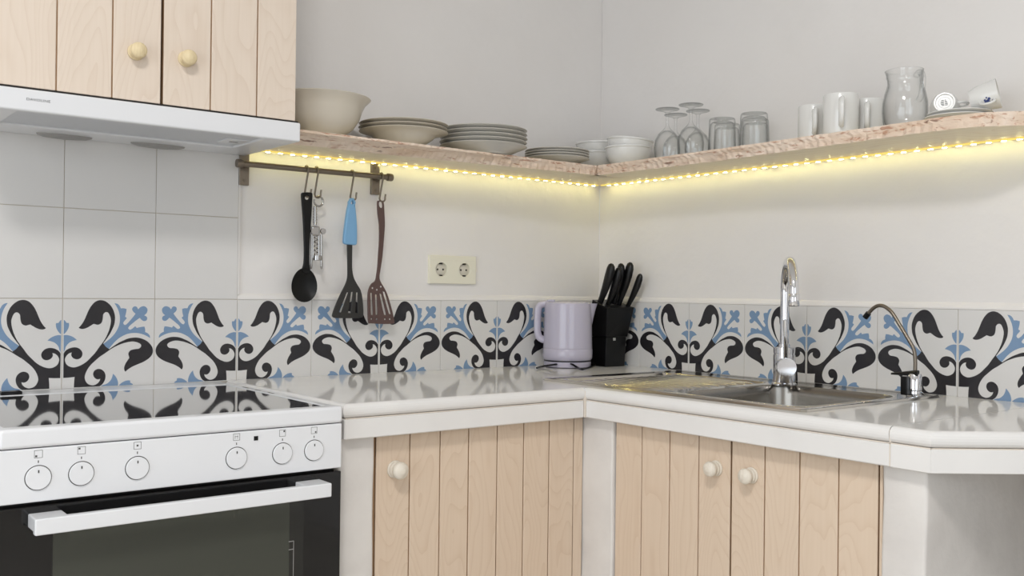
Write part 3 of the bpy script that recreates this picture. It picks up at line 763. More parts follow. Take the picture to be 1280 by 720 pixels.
# basin
mb = MB(); rings = []
for ins, dz, rad in ((0, 0.0035, .06), (0.004, 0.0, .058), (0.007, -0.02, .056), (0.014, -0.12, .055), (0.025, -0.145, .05), (0.05, -0.155, .04), (0.12, -0.158, .03)):
    rings.append([(x, y, zr+dz) for x, y in rrect(BX0+ins, BX1-ins, BY0+ins, BY1-ins, rad)])
vs_ = [p for q in rings for p in q]; n = len(rings[0]); fs = []
for k in range(len(rings)-1):
    for i in range(n): fs.append([k*n+i, k*n+(i+1) % n, (k+1)*n+(i+1) % n, (k+1)*n+i])
fs.append([(len(rings)-1)*n+i for i in range(n)])
mb.add(vs_, fs, 0, True); mb.build('basin', 'basin_steel_shaded', r)
MB().disc((-0.325, -0.9675, zr-0.1578), (0, 0, 1), 0.04, 0.002).build('drain', 'chrome', r)
# drainer tray with ribs running along the sink
mb = MB()
rings = [[(x, y, zr+0.0035) for x, y in drn], [(x, y, zr-0.003) for x, y in rrect(DX0_+0.006, DX1_-0.006, DY0_+0.006, DY1_-0.006, 0.026)]]
vs_ = [p for q in rings for p in q]; n = len(rings[0]); fs = [[i, (i+1) % n, n+(i+1) % n, n+i] for i in range(n)]
fs.append([n+i for i in range(n)]); mb.add(vs_, fs, 0, True); mb.build('drainer_tray', 'steel', r)
NR = 11
for i in range(NR):
    x = DX0_+0.034+(DX1_-DX0_-0.068)*i/(NR-1)
    prof = [(-0.010, -0.0032), (-0.007, 0.001), (-0.0035, 0.0035), (0, 0.0042), (0.0035, 0.0035), (0.007, 0.001), (0.010, -0.0032)]
    ya, yb = DY0_+0.012, DY1_-0.025
    vs_ = []; fs = []
    for yy, s in ((ya, 0.0), (ya+0.02, 1.0), (yb-0.03, 1.0), (yb, 0.0)):
        for dx, dz in prof: vs_.append((x+dx, yy, zr-0.0032+(dz+0.0032)*s))
    for k in range(3):
        for j in range(6): fs.append([k*7+j, k*7+j+1, (k+1)*7+j+1, (k+1)*7+j])
    MB().add(vs_, fs, 0, True).build('drainer_rib', 'steel', r)

# ------------------------------------------------------------------ kitchen tap
fx, fy, fz = -0.148, -0.826, ZC+0.0036
r = thing('kitchen_tap', 'tall chrome gooseneck mixer tap on the sink deck', 'tap', (fx, fy, fz))
MB().lathe([(0, 0), (0.030, 0), (0.030, 0.004), (0.0265, 0.007), (0.0265, 0.050), (0.0265, 0.074), (0.025, 0.0745), (0.025, 0.078), (0.0262, 0.0785), (0.0262, 0.092), (0.0145, 0.093), (0.0135, 0.10), (0, 0.10)], (fx, fy, fz), 32).build('body', 'chrome', r)
R_ = 0.075; zt = 1.205-R_
sd = Vector((-0.93, -0.36, 0)).normalized()
sd = Vector((-0.72, -0.69, 0)).normalized()
top = [Vector((fx, fy, fz+0.09)), Vector((fx, fy, fz+0.15)), Vector((fx, fy, zt))]
top += arc((Vector((fx, fy, zt))+sd*R_), R_, PI, 0.0, 22, ax=sd, ay=(0, 0, 1))[1:]
end = top[-1]; top += [end+Vector((0, 0, -0.006))]
MB().tube(top, 0.0112, 16).build('spout', 'chrome', r)
MB().lathe([(0, -0.028), (0.0115, -0.028), (0.0128, -0.026), (0.0128, 0.0), (0.0115, 0.002), (0, 0.002)], end+Vector((0, 0, -0.004)), 24).build('aerator', 'chrome', r)
# lever: round cartridge facing the room with an upright blade
ld = Vector((-0.72, -0.69, 0)).normalized(); lc = Vector((fx, fy, fz+0.046))
MB().disc(lc+ld*0.018, ld, 0.0235, 0.030, 28).build('cartridge', 'chrome', r)
side = Vector((ld.y, -ld.x, 0)) * -1
MB().tube([lc+ld*0.036+Vector((0, 0, 0.004)), lc+ld*0.042+Vector((0, 0, 0.03))+side*-0.002, lc+ld*0.050+Vector((0, 0, 0.075))+side*-0.004, lc+ld*0.056+Vector((0, 0, 0.115))+side*-0.006], [0.0065, 0.0062, 0.0055, 0.005], 12).build('lever', 'chrome', r)

# ------------------------------------------------------------------ filtered water tap
gx, gy = -0.118, -1.149
r = thing('filter_tap', 'small slim steel filter tap with black lever at the sink corner', 'tap', (gx, gy, fz))
MB().lathe([(0, 0), (0.018, 0), (0.018, 0.003), (0.013, 0.006), (0.0125, 0.012), (0.0155, 0.014), (0.0155, 0.046), (0.013, 0.050), (0, 0.050)], (gx, gy, fz), 24).build('body', 'chrome', r)
MB().box(gx-0.024, gx-0.010, gy+0.004, gy+0.020, fz+0.003, fz+0.044, bev=0.002).build('valve_block', 'black_plastic', r)
gp = []
sd2 = (0.35, 0.94)
pxs = [(1144, 462), (1144, 450), (1142, 436), (1133, 420), (1124, 405), (1116, 392), (1110, 386), (1104, 382.5), (1098, 382), (1092, 385), (1087, 390), (1084.5, 393)]
for px, py in pxs: gp.append(at(px, py, 'x', gx))
gp = [Vector((gx+0.000, q.y, q.z)) for q in gp]
gp2 = [Vector((gx, p.x, p.y)) for p in smooth_loop([(q.y, q.z) for q in gp], 4, False)]
gp2[0] = Vector((gx, gp2[0].y, fz+0.045))
MB().tube(gp2, 0.0042, 12).build('spout', 'dull_steel', r)
e = gp2[-1]; d_ = (gp2[-1]-gp2[-4]).normalized()
MB().tube([e-d_*0.004, e+d_*0.010], 0.0066, 14).build('nozzle', 'black_plastic', r)
la = Vector((gx-0.006, gy-0.012, fz+0.052)); lb = at(1114, 467, 'x', gx-0.01)
MB().tube([la, la+(lb-la)*0.25, la+(lb-la)*0.6, lb], [0.008, 0.0075, 0.005, 0.0026], 10, flat=0.6).build('lever', 'black_plastic', r)

# ------------------------------------------------------------------ kettle
kc = Vector((-0.212, -0.094, ZC)); KR = 0.0745
hd_ = Vector((-0.788, 0.616, 0)).normalized(); sp_ = -hd_
r = thing('electric_kettle', 'lilac plastic electric kettle on its base next to the knife block', 'kettle', kc)
MB().lathe([(0, 0.0008), (0.066, 0.0008), (0.070, 0.003), (0.0712, 0.016), (0.069, 0.0185), (0, 0.0185)], kc, 48).build('base', 'lilac', r)
MB().lathe([(0, 0.0185), (0.0705, 0.0185), (0.0705, 0.022), (0, 0.022)], kc, 48).build('base_gap', 'black_plastic', r)
body = MB().lathe([(0, 0.022), (0.070, 0.022), (0.0738, 0.026), (0.0748, 0.034), (0.0748, 0.054), (0.0735, 0.056), (0.0742, 0.058), (0.0735, 0.062), (0.0728, 0.10), (0.0715, 0.15), (0.0705, 0.188), (0.0695, 0.192), (0.066, 0.1935), (0.0645, 0.189), (0, 0.189)], kc, 56).build('body', 'lilac', r)
MB().lathe([(0, 0.189), (0.0635, 0.189), (0.063, 0.1935), (0.055, 0.1960), (0.03, 0.197), (0, 0.1975)], kc, 40).build('lid', 'lilac', r)
tb = kc+hd_*0.052+Vector((0, 0, 0.1955))
MB().box(-0.012, 0.012, -0.008, 0.008, 0, 0.006, bev=0.002, mtx=Matrix.Translation(tb) @ rotm('Z', -38)).build('lid_tab', 'lilac', r)
# spout: a wedge growing out of the upper wall
mb = MB(); perp = Vector((-sp_.y, sp_.x, 0))
vs_ = []; rows = [(0.118, 0.0, 0.002), (0.145, 0.006, 0.012), (0.170, 0.012, 0.019), (0.1915, 0.018, 0.024)]
for z, d, h in rows:
    R0 = 0.0702
    for k in range(7):
        a = (k-3)/3.0
        off = d*(1-a*a)
        base = kc+sp_*(math.sqrt(R0*R0-(h*a)**2)+off)+perp*(h*a)+Vector((0, 0, z)); vs_.append(base)
fs = [[i*7+k, i*7+k+1, (i+1)*7+k+1, (i+1)*7+k] for i in range(3) for k in range(6)]
fs.append([21+k for k in range(7)])
mb.add(vs_, fs, 0, True); mb.build('spout', 'lilac', r)
hp = [(0.058, 0.186), (0.074, 0.187), (0.086, 0.181), (0.0905, 0.165), (0.0915, 0.12), (0.090, 0.10), (0.085, 0.088), (0.076, 0.082), (0.066, 0.081)]
hp = smooth_loop([(a, b_) for a, b_ in hp], 4, False)
MB().tube([kc+hd_*p.x+Vector((0, 0, p.y)) for p in hp], 0.0085, 12, flat=1.4).build('handle', 'lilac', r)
cord = [(671, 460), (677, 458.3), (684, 457), (695, 455.5), (706, 454.3), (714, 455), (721, 459), (727, 461.8), (733, 460.6), (739, 458.5), (743, 456)]
cpts = [at(px, py, 'z', ZC+0.004) for px, py in cord]
cc = []
for i, q in enumerate(cpts):
    d = Vector((q.x-kc.x, q.y-kc.y, 0))
    q = Vector((q.x, q.y, ZC+0.0042)); 
    if d.length < 0.0775:                   # keep clear of the base: lift along the line of sight instead
        dirn = (CAM-q).normalized()
        t = 0
        while Vector((q.x-kc.x, q.y-kc.y, 0)).length < 0.0775 and t < 200: q = q+dirn*0.001; t += 1
    cc.append(q)
cs = []
cx_ = smooth_loop([(q.x, q.y) for q in cc], 4, False); cz_ = smooth_loop([(q.z, 0) for q in cc], 4, False)
MB().tube([Vector((a.x, a.y, b_.x)) for a, b_ in zip(cx_, cz_)], 0.0028, 8).build('cord', 'black_plastic', r)

# ------------------------------------------------------------------ knife block and knives
r = thing('knife_block', 'black knife block in the corner beside the kettle', 'knife block', (-0.076, -0.12, ZC))
def hexa(lo, hi):
    return [Vector(p) for p in lo+hi], [[3, 2, 1, 0], [4, 5, 6, 7], [0, 1, 5, 4], [1, 2, 6, 5], [2, 3, 7, 6], [3, 0, 4, 7]]
def bevelled(mbx, v, f, bev):
    b = bmesh.new(); vv = [b.verts.new(p) for p in v]
    for q in f: b.faces.new([vv[i] for i in q])
    bmesh.ops.recalc_face_normals(b, faces=b.faces)
    bmesh.ops.bevel(b, geom=b.edges[:], offset=bev, segments=2, affect='EDGES', profile=0.5)
    return mbx.bm(b)
zn = 0.99
lowv, lowf = hexa([(-0.116, -0.158, ZC+0.0005), (-0.037, -0.160, ZC+0.0005), (-0.035, -0.075, ZC+0.0005), (-0.116, -0.075, ZC+0.0005)],
                  [(-0.113, -0.158, zn), (-0.034, -0.163, zn), (-0.032, -0.075, zn), (-0.113, -0.075, zn)])
bevelled(MB(), lowv, lowf, 0.002).build('stand', 'black_plastic', r)
upv, upf = hexa([(-0.116, -0.161, zn), (-0.033, -0.167, zn), (-0.030, -0.072, zn), (-0.116, -0.072, zn)],
                [(-0.122, -0.170, 1.077), (-0.026, -0.188, 1.081), (-0.022, -0.085, 1.104), (-0.124, -0.105, 1.103)])
bevelled(MB(), upv, upf, 0.002).build('holder', 'black_plastic', r)
mk = MB(); mc = at(767.6, 424, 'y', -0.1602)
for dz, bits in ((0.0022, ((-0.0045, -0.002), (-0.0012, 0.0012), (0.002, 0.0042))), (-0.0022, ((-0.004, -0.001), (-0.0004, 0.0044)))):
    for a, b_ in bits: mk.box(mc.x+a, mc.x+b_, -0.1625, -0.1600, mc.z+dz-0.0015, mc.z+dz+0.0015)
mk.build('logo', 'logo_pale', r)
def knife(base_px, tip_px, x, rad, label):
    a = at(*base_px, 'x', x); b_ = at(*tip_px, 'x', x)
    d = (b_-a).normalized(); L_ = (b_-a).length
    a2 = a-d*0.012
    rt = thing('kitchen_knife', label, 'knife', a2, 'knives in the black block')
    side = Vector((1, 0, 0)); up = side.cross(d)
    pts = []; rr = []
    for t, s, bow in ((0, 0.62, 0), (0.06, 0.70, 0), (0.2, 0.74, 0.0012), (0.45, 0.95, 0.003), (0.7, 1.1, 0.0025), (0.88, 1.05, 0.0005), (0.96, 0.8, -0.001), (1.0, 0.35, -0.0015)):
        pts.append(a2+d*((L_+0.012)*t)+up*bow); rr.append(rad*s)
    # oval handle: flattened across x
    vs_ = []; fs = []; seg = 14
    for p, q in zip(pts, rr):
        for k in range(seg):
            an = 2*PI*k/seg; vs_.append(p+up*(q*1.15*math.cos(an))+side*(q*0.85*math.sin(an)))
    for i in range(len(pts)-1):
        for k in range(seg): fs.append([i*seg+k, i*seg+(k+1) % seg, (i+1)*seg+(k+1) % seg, (i+1)*seg+k])
    fs += [list(range(seg))[::-1], [(len(pts)-1)*seg+k for k in range(seg)]]
    MB().add(vs_, fs, 0, True).build('handle', 'black_plastic', rt)
    vb, fb = hexa([tuple(a2-d*0.035+up*-0.006+side*-0.0007), tuple(a2-d*0.035+up*0.006+side*-0.0007), tuple(a2-d*0.035+up*0.006+side*0.0007), tuple(a2-d*0.035+up*-0.006+side*0.0007)],
                  [tuple(a2+up*-0.008+side*-0.0008), tuple(a2+up*0.008+side*-0.0008), tuple(a2+up*0.008+side*0.0008), tuple(a2+up*-0.008+side*0.0008)])
    MB().add(vb, fb).build('blade', 'steel', rt)
knife((750.5, 377), (765.5, 330), -0.107, 0.0125, 'black-handled knife in the block slot next to the kettle')
knife((760, 381), (774.5, 335), -0.086, 0.0115, 'black-handled knife in the front middle slot of the knife block')
knife((768, 375), (777.5, 329.5), -0.066, 0.0115, 'black-handled knife half hidden behind the other handles of the knife block')
knife((774, 378), (789, 328.5), -0.052, 0.0120, 'black-handled knife standing tallest in the knife block')
knife((785, 382), (801.5, 343), -0.037, 0.0095, 'smallest black-handled knife at the right wall side of the block')

# ------------------------------------------------------------------ utensil rail, hooks and utensils
ZR = 1.4265; RYB = -0.036
r = thing('utensil_rail', 'dull steel hanging rail on the wall beside the white tiles', 'rail', (-1.0, 0.0, ZR))
MB().tube([(-1.222, RYB, ZR), (-0.800, RYB, ZR)], 0.0072, 14).build('bar', 'dull_steel', r)
for cx, zz0, zz1 in ((at(305, 200, 'y', 0).x, 1.378, 1.468), (at(469, 225, 'y', 0).x, 1.381, 1.4675)):
    pl = MB().box(cx-0.0125, cx+0.0125, -0.0035, 0.0055, zz0, zz1-0.001, bev=0.001, seg=1).build('bracket', 'dull_steel', r)
    WLOC[pl.name] = wloc(r)
    for zz in (zz0+0.012, zz1-0.014): MB().disc((cx, -0.003, zz), (0, -1, 0), 0.004, 0.002, 14).build('screw', 'screw', pl)
    MB().tube([(cx, 0.0, ZR), (cx, RYB, ZR)], 0.007, 12).build('stem', 'dull_steel', r)
for cx in (-1.2225, -0.803): MB().lathe([(0, 0), (0.0098, 0), (0.0105, 0.003), (0.0105, 0.012), (0.0095, 0.015), (0, 0.015)], (cx-0.007, RYB, ZR), 20, mtx=rotm('Y', 90)).build('end_cap', 'dull_steel', r)
def s_hook(px, py_bottom, open_right, label):
    y = RYB
    a = at(px, 216, 'y', y); b_ = at(px, py_bottom, 'y', y)
    x = a.x; zb = b_.z; Rt = 0.0095; rb = 0.0085; sg = 1 if open_right else -1
    pts = arc((x, y, ZR), Rt, math.radians(-150), math.radians(90), 12, ax=(0, 1, 0), ay=(0, 0, 1))       # over the bar, hooking towards the wall
    pts = arc((x, y, ZR), Rt, math.radians(-20), math.radians(180), 12, ax=(0, 1, 0), ay=(0, 0, 1))
    zl = zb+rb
    pts += [Vector((x, y-Rt, ZR-0.008)), Vector((x-0.002*sg, y-Rt*0.6, (ZR+zl)/2)), Vector((x-0.004*sg, y-0.002, zl+0.006))]
    pts += arc((x-0.004*sg+rb*sg, y, zl), rb, PI, 2*PI+0.25, 12, ax=(sg, 0, 0), ay=(0, 0, 1))
    e_ = pts[-1]; pts.append(e_+Vector((0.0015*sg, 0, 0.010)))
    o = MB().tube(pts, 0.0024, 8).build('s_hook', 'dull_steel')
    return tag(o, label, 'hook', 'steel hooks on the rail')
s_hook(383, 246, True, 'steel hook carrying the black spoon')
s_hook(395.5, 247, True, 'steel hook carrying the chrome corkscrew')
s_hook(440, 250, True, 'steel hook carrying the blue-handled turner')
s_hook(476.5, 252, True, 'steel hook carrying the brown slotted turner')

Z0 = (360, 210, 3.6)            # zoomed crop: origin and factor
def zp(x, y, pl): return at(Z0[0]+x/Z0[2], Z0[1]+y/Z0[2], 'y', pl)
def plate_at(loops, yp, thick, bev=0.0009):
    """loops of crop pixels -> flat plate standing in the plane y = yp"""
    lps = []
    for lp, sm in loops:
        q = [(zp(p[0], p[1], yp).x, zp(p[0], p[1], yp).z)+tuple(p[2:]) for p in lp]
        lps.append([tuple(v) for v in (smooth_loop(q, 4) if sm else [Vector(t[:2]) for t in q])])
    v_, f_ = curve_mesh(lps, thick, bev)
    return [Vector((p.x, yp-p.z, p.y)) for p in v_], f_
def circ(cx, cy, r_, n=10): return [(cx+r_*math.cos(2*PI*i/n), cy+r_*math.sin(2*PI*i/n)) for i in range(n)]
# black spoon
yp = -0.036
r = thing('serving_spoon', 'black nylon serving spoon hanging from the rail', 'spoon', zp(80, 130, yp))
v_, f_ = plate_at([([(60, 116), (72, 110), (96, 110), (108, 116), (107, 150), (104, 210), (99, 290), (95, 370), (95, 430), (98, 462), (78, 478), (62, 462), (70, 430), (72, 370), (70, 290), (66, 210), (61, 150)], True), (circ(84, 134, 10), False)], yp, 0.008, 0.002)
MB().add(v_, f_, 0, False).build('handle', 'black_nylon', r)
c = zp(73, 527, yp-0.004); e1 = zp(130, 527, yp-0.004); e2 = zp(73, 604, yp-0.004)
mb = MB(); rx = (e1-c).length; rz = (c-e2).length
vs_ = []; fs = []; na, nr = 32, 7
for side_, dep in ((1, 0.016), (-1, 0.0135)):
    pass
def dish(dep, flip_):
    vs_ = [Vector((c.x, c.y+dep, c.z))]; fs = []
    for k in range(1, nr+1):
        t = k/nr
        for i in range(na):
            a = 2*PI*i/na; sq = 1.0+0.10*math.sin(a)
            wd = rx*t*math.cos(a)*(1-0.08*math.sin(a)); hg = rz*t*math.sin(a)
            vs_.append(Vector((c.x+wd, c.y+dep*(1-t*t), c.z+hg)))
    for i in range(na): fs.append([0, 1+i, 1+(i+1) % na])
    for k in range(nr-1):
        for i in range(na): fs.append([1+k*na+i, 1+(k+1)*na+i, 1+(k+1)*na+(i+1) % na, 1+k*na+(i+1) % na])
    return vs_, fs
vs1, fs1 = dish(0.016, 1); vs2, fs2 = dish(0.013, -1)
vs2 = [p+Vector((0, -0.002, 0)) for p in vs2]
n1 = len(vs1)
allf = fs1+[[i+n1 for i in f][::-1] for f in fs2]
for i in range(na): 
    a, b_ = 1+(nr-1)*na+i, 1+(nr-1)*na+(i+1) % na
    allf.append([a, b_, b_+n1, a+n1])
MB().add(vs1+vs2, allf, 0, True).build('spoon_bowl', 'black_nylon', r)
# corkscrew
yp = -0.030
r = thing('corkscrew', 'chrome winged corkscrew hanging behind the black spoon', 'corkscrew', zp(126, 130, yp))
cz = lambda x, y, d=0: zp(x, y, yp)+Vector((0, d, 0))
s_ = 1/3.6*0.00205
MB().tube(arc(cz(138, 150), 0.0125, math.radians(-200), math.radians(120), 20), [0.0026]*21, 10).build('ring_handle', 'tool_chrome', r)
MB().tube([cz(122, 172), cz(122, 258)], 0.0042, 10).build('toothed_rod', 'tool_chrome', r)
for i in range(6): MB().tube([cz(122, 182+i*12), cz(122, 187+i*12)], 0.0054, 10).build('tooth', 'tool_chrome', r)
MB().box(cz(104, 262).x, cz(140, 262).x, yp-0.006, yp+0.006, cz(120, 305).z, cz(120, 262).z, bev=0.003).build('gear_housing', 'tool_chrome', r)
for x in (108, 152): MB().disc(cz(x, 285, -0.004), (0, -1, 0), 0.0075, 0.006, 18).build('gear', 'tool_chrome', r)
for x, y1_ in ((104, 455), (148, 455)):
    p0, p1 = cz(x, 300, -0.003), cz(x-(2 if x < 120 else 0), y1_, -0.003)
    MB().tube([p0, p0+(p1-p0)*0.5, p0+(p1-p0)*0.9, p1], [0.0032, 0.0028, 0.0036, 0.002], 10).build('wing', 'tool_chrome', r)
for x in (112, 138): MB().tube([cz(x, 300), cz(x, 405)], 0.0022, 8).build('frame_rod', 'tool_chrome', r)
hel = []
a_, b_ = cz(125, 305), cz(125, 400)
for i in range(61): t = i/60; hel.append(a_+(b_-a_)*t+Vector((0.0042*math.cos(t*5*2*PI), 0.0042*math.sin(t*5*2*PI), 0)))
MB().tube(hel, 0.0013, 6).build('screw_worm', 'tool_chrome', r)
MB().lathe([(0.0085, -0.006), (0.012, -0.006), (0.0125, 0.0), (0.012, 0.006), (0.0085, 0.006), (0.0085, -0.006)], cz(131, 405), 24).build('collar', 'tool_chrome', r)
# turner with blue handle
yp = -0.036
r = thing('slotted_turner', 'slotted black turner with light blue handle hanging from the rail', 'spatula', zp(284, 145, yp))
v_, f_ = plate_at([([(276, 142), (285, 136), (296, 142), (302, 190), (307, 250), (308, 325), (303, 346), (280, 346), (253, 342), (248, 322), (254, 260), (264, 190)], True), (circ(286, 156, 7), False)], yp, 0.013, 0.004)
MB().add(v_, f_).build('handle', 'blue_rubber', r)
v_, f_ = plate_at([([(265, 340, 1), (289, 340, 1), (288, 400), (288, 450), (294, 490), (308, 520), (325, 550), (333, 590), (336, 640), (334, 664), (322, 674, ), (280, 676), (215, 675), (199, 671), (196, 658), (212, 615), (235, 565), (258, 520), (266, 490), (267, 450), (266, 400)], True),
                   ([(263, 560, 1), (269, 560, 1), (236, 650, 1), (226, 648, 1)], False), ([(282, 558, 1), (290, 558, 1), (279, 652, 1), (267, 652, 1)], False), ([(305, 560, 1), (312, 560, 1), (310, 652, 1), (299, 652, 1)], False)], yp, 0.0042, 0.0012)
# the blade bends forward a little at its end
v_ = [Vector((p.x, p.y-0.10*max(0, 1.185-p.z)**1.4*0.6, p.z)) for p in v_]
MB().add(v_, f_).build('blade', 'charcoal_nylon', r)
# brown turner
r = thing('slotted_turner', 'brown slotted nylon turner hanging from the end of the rail', 'spatula', zp(415, 155, yp))
v_, f_ = plate_at([([(401, 153), (408, 147), (424, 147), (430, 156), (433, 195), (435, 260), (430, 330), (424, 400), (415, 460), (411, 490), (416, 512), (440, 555), (455, 600), (468, 650), (475, 692), (470, 700), (430, 702), (370, 699), (358, 694), (356, 640), (356, 590), (360, 550), (373, 522), (390, 508), (397, 480), (402, 440), (406, 380), (409, 330), (409, 260), (402, 200)], True),
                   ([(409, 155), (416, 151), (422, 156), (424, 175), (418, 180), (410, 172)], True),
                   ([(369, 568), (373, 562), (376, 568), (379, 655), (374, 660), (370, 655)], True), ([(390, 575), (394, 569), (398, 575), (400, 655), (395, 660), (391, 655)], True),
                   ([(411, 572), (416, 567), (420, 574), (438, 655), (433, 660), (428, 655)], True), ([(426, 562), (430, 557), (435, 562), (459, 650), (455, 656), (450, 652)], True),
                   (circ(379, 540, 4.5, 8), False), (circ(417, 534, 4.5, 8), False), (circ(399, 548, 4.5, 8), False),
                   (circ(373, 679, 4, 8), False), (circ(396, 680, 4, 8), False), (circ(433, 680, 4, 8), False), (circ(455, 680, 4, 8), False)], yp, 0.0042, 0.0012)
v_ = [Vector((p.x, p.y-0.10*max(0, 1.18-p.z)**1.4*0.5, p.z)) for p in v_]
MB().add(v_, f_).build('paddle', 'brown_nylon', r)

# ------------------------------------------------------------------ double wall socket
a = at(537.5, 319, 'y', WT-0.008); b_ = at(594, 355, 'y', WT-0.008)
sx0, sx1, sz0, sz1 = -0.6495, -0.489, 1.1445, 1.2245
r = thing('wall_socket', 'cream double wall socket between the utensils and the kettle', 'socket', ((sx0+sx1)/2, WT, (sz0+sz1)/2))
fr = [(sx0, sz0), (sx1, sz0), (sx1, sz1), (sx0, sz1)]
wells = []
zc = (sz0+sz1)/2
for cx in ((sx0*3+sx1)/4, (sx0+sx1*3)/4): wells.append([(cx+0.0195*math.cos(2*PI*i/28), zc+0.0195*math.sin(2*PI*i/28)) for i in range(28)])
v_, f_ = curve_mesh([fr]+wells, 0.0105, 0.0012)
MB().add([Vector((p.x, WT-0.0045-p.z, p.y)) for p in v_], f_).build('face_plate', 'socket_cream', r)
for cx in ((sx0*3+sx1)/4, (sx0+sx1*3)/4):
    wl = MB().disc((cx, WT+0.0005, zc), (0, -1, 0), 0.0198, 0.0035, 28).build('well', 'socket_well', r); WLOC[wl.name] = wloc(r)
    for dx in (-0.0095, 0.0095): MB().disc((cx+dx, WT-0.003, zc), (0, -1, 0), 0.0028, 0.0007, 12).build('pin_hole', 'dark_hole', wl)
    for dz in (-0.0168, 0.0168): MB().box(cx-0.004, cx+0.004, WT-0.009, WT-0.002, zc+dz-0.0017, zc+dz+0.0017).build('earth_clip', 'dark_hole', wl)
    MB().box(cx-0.0372, cx+0.0372, WT-0.0101, WT-0.0095, sz1-0.0142, sz1-0.0138).build('seam', 'socket_well', r)

# ------------------------------------------------------------------ crockery and glasses on the shelves
SH = SZ1+0.0015
def lathe_thing(name, label, cat, prof, loc, matn, part='body', seg=48, group=None):
    o = MB().lathe(prof, (0, 0, 0), seg).build(name, matn); o.location = loc
    tag(o, label, cat, group); return o
# big bowl
lathe_thing('serving_bowl', 'large ivory serving bowl standing next to the wall cabinet', 'bowl',
    [(0, 0.004), (0.045, 0.004), (0.048, 0.0), (0.055, 0.0), (0.058, 0.006), (0.078, 0.020), (0.093, 0.042), (0.101, 0.066), (0.108, 0.080), (0.119, 0.0905), (0.1215, 0.0935), (0.119, 0.0955), (0.106, 0.085), (0.098, 0.069), (0.089, 0.044), (0.072, 0.026), (0.05, 0.012), (0, 0.010)],
    (-1.052, -0.124, SH), 'ivory')
def plate_prof(R, H, foot, deep):
    if deep: return [(0, 0.003), (foot-0.006, 0.003), (foot-0.004, 0), (foot, 0), (foot+0.002, 0.004), (R*0.66, H*0.55), (R*0.72, H*0.78), (R*0.86, H*0.88), (R*0.99, H*0.985), (R, H), (R*0.985, H+0.0015), (R*0.86, H*0.88+0.004), (R*0.71, H*0.78+0.004), (R*0.64, H*0.55+0.004), (foot, 0.009), (0, 0.008)]
    return [(0, 0.003), (foot-0.006, 0.003), (foot-0.004, 0), (foot, 0), (foot+0.002, 0.003), (R*0.70, H*0.32), (R*0.80, H*0.58), (R*0.985, H*0.95), (R, H), (R*0.985, H+0.0018), (R*0.80, H*0.58+0.0045), (R*0.68, H*0.32+0.0045), (foot, 0.008), (0, 0.0075)]
def stack(name, labels, cat, prof, x, y, dz, n, matn, group, z0=SH):
    first = None
    for i in range(n):
        jx, jy = (random.uniform(-0.0012, 0.0012), random.uniform(-0.001, 0.001)) if i else (0, 0)
        if first is None: o = first = lathe_thing(name, labels[i], cat, prof, (x, y, z0), matn, group=group)
        else:
            o = first.copy(); COL.objects.link(o); o.location = (x+jx, y+jy, z0+dz*i); o['label'] = labels[i]
ordn = ['lowest', 'second from bottom', 'third from bottom', 'fourth from bottom', 'topmost']
stack('soup_plate', ['ivory soup plate, lowest of the stack of three beside the large bowl', 'ivory soup plate, middle one of the stack of three beside the large bowl', 'ivory soup plate, topmost of the stack of three beside the large bowl'], 'plate',
      plate_prof(0.116, 0.0365, 0.052, True), -0.815, -0.125, 0.0096, 3, 'ivory', 'soup plates on the shelf')
stack('dinner_plate', ['grey-white dinner plate, %s of the middle stack of five' % q for q in ordn], 'plate',
      plate_prof(0.121, 0.024, 0.072, False), -0.560, -0.128, 0.0112, 5, 'grey_stoneware', 'dinner plates on the shelf')
stack('side_plate', ['small grey-white side plate, %s of the stack near the shelf corner' % q for q in ('lowest', 'second from bottom', 'third from bottom', 'topmost')], 'plate',
      plate_prof(0.095, 0.0165, 0.056, False), -0.287, -0.122, 0.0074, 4, 'grey_stoneware', 'side plates on the shelf')
bowl_prof = [(0, 0.004), (0.030, 0.004), (0.032, 0), (0.038, 0), (0.041, 0.004), (0.056, 0.016), (0.0645, 0.034), (0.067, 0.050), (0.0695, 0.052), (0.0698, 0.055), (0.068, 0.057), (0.0645, 0.054), (0.061, 0.036), (0.053, 0.020), (0.036, 0.009), (0, 0.008)]
lb = ['white cereal bowl, lower one of the pair in the shelf corner', 'white cereal bowl, upper one of the pair in the shelf corner']
stack('cereal_bowl', lb, 'bowl', bowl_prof, -0.092, -0.088, 0.030, 2, 'porcelain', 'white bowls on the shelf')
b1 = lathe_thing('cereal_bowl', 'white cereal bowl, lower one of the pair next to the wine glasses', 'bowl', bowl_prof, (-0.108, -0.236, SH), 'porcelain', group='white bowls on the shelf')
b2 = b1.copy(); COL.objects.link(b2); b2['label'] = 'white cereal bowl tilted on top of the one next to the wine glasses'
b2.location = (-0.107, -0.237, SH+0.0235); b2.rotation_euler = (math.radians(4), math.radians(3), 0)
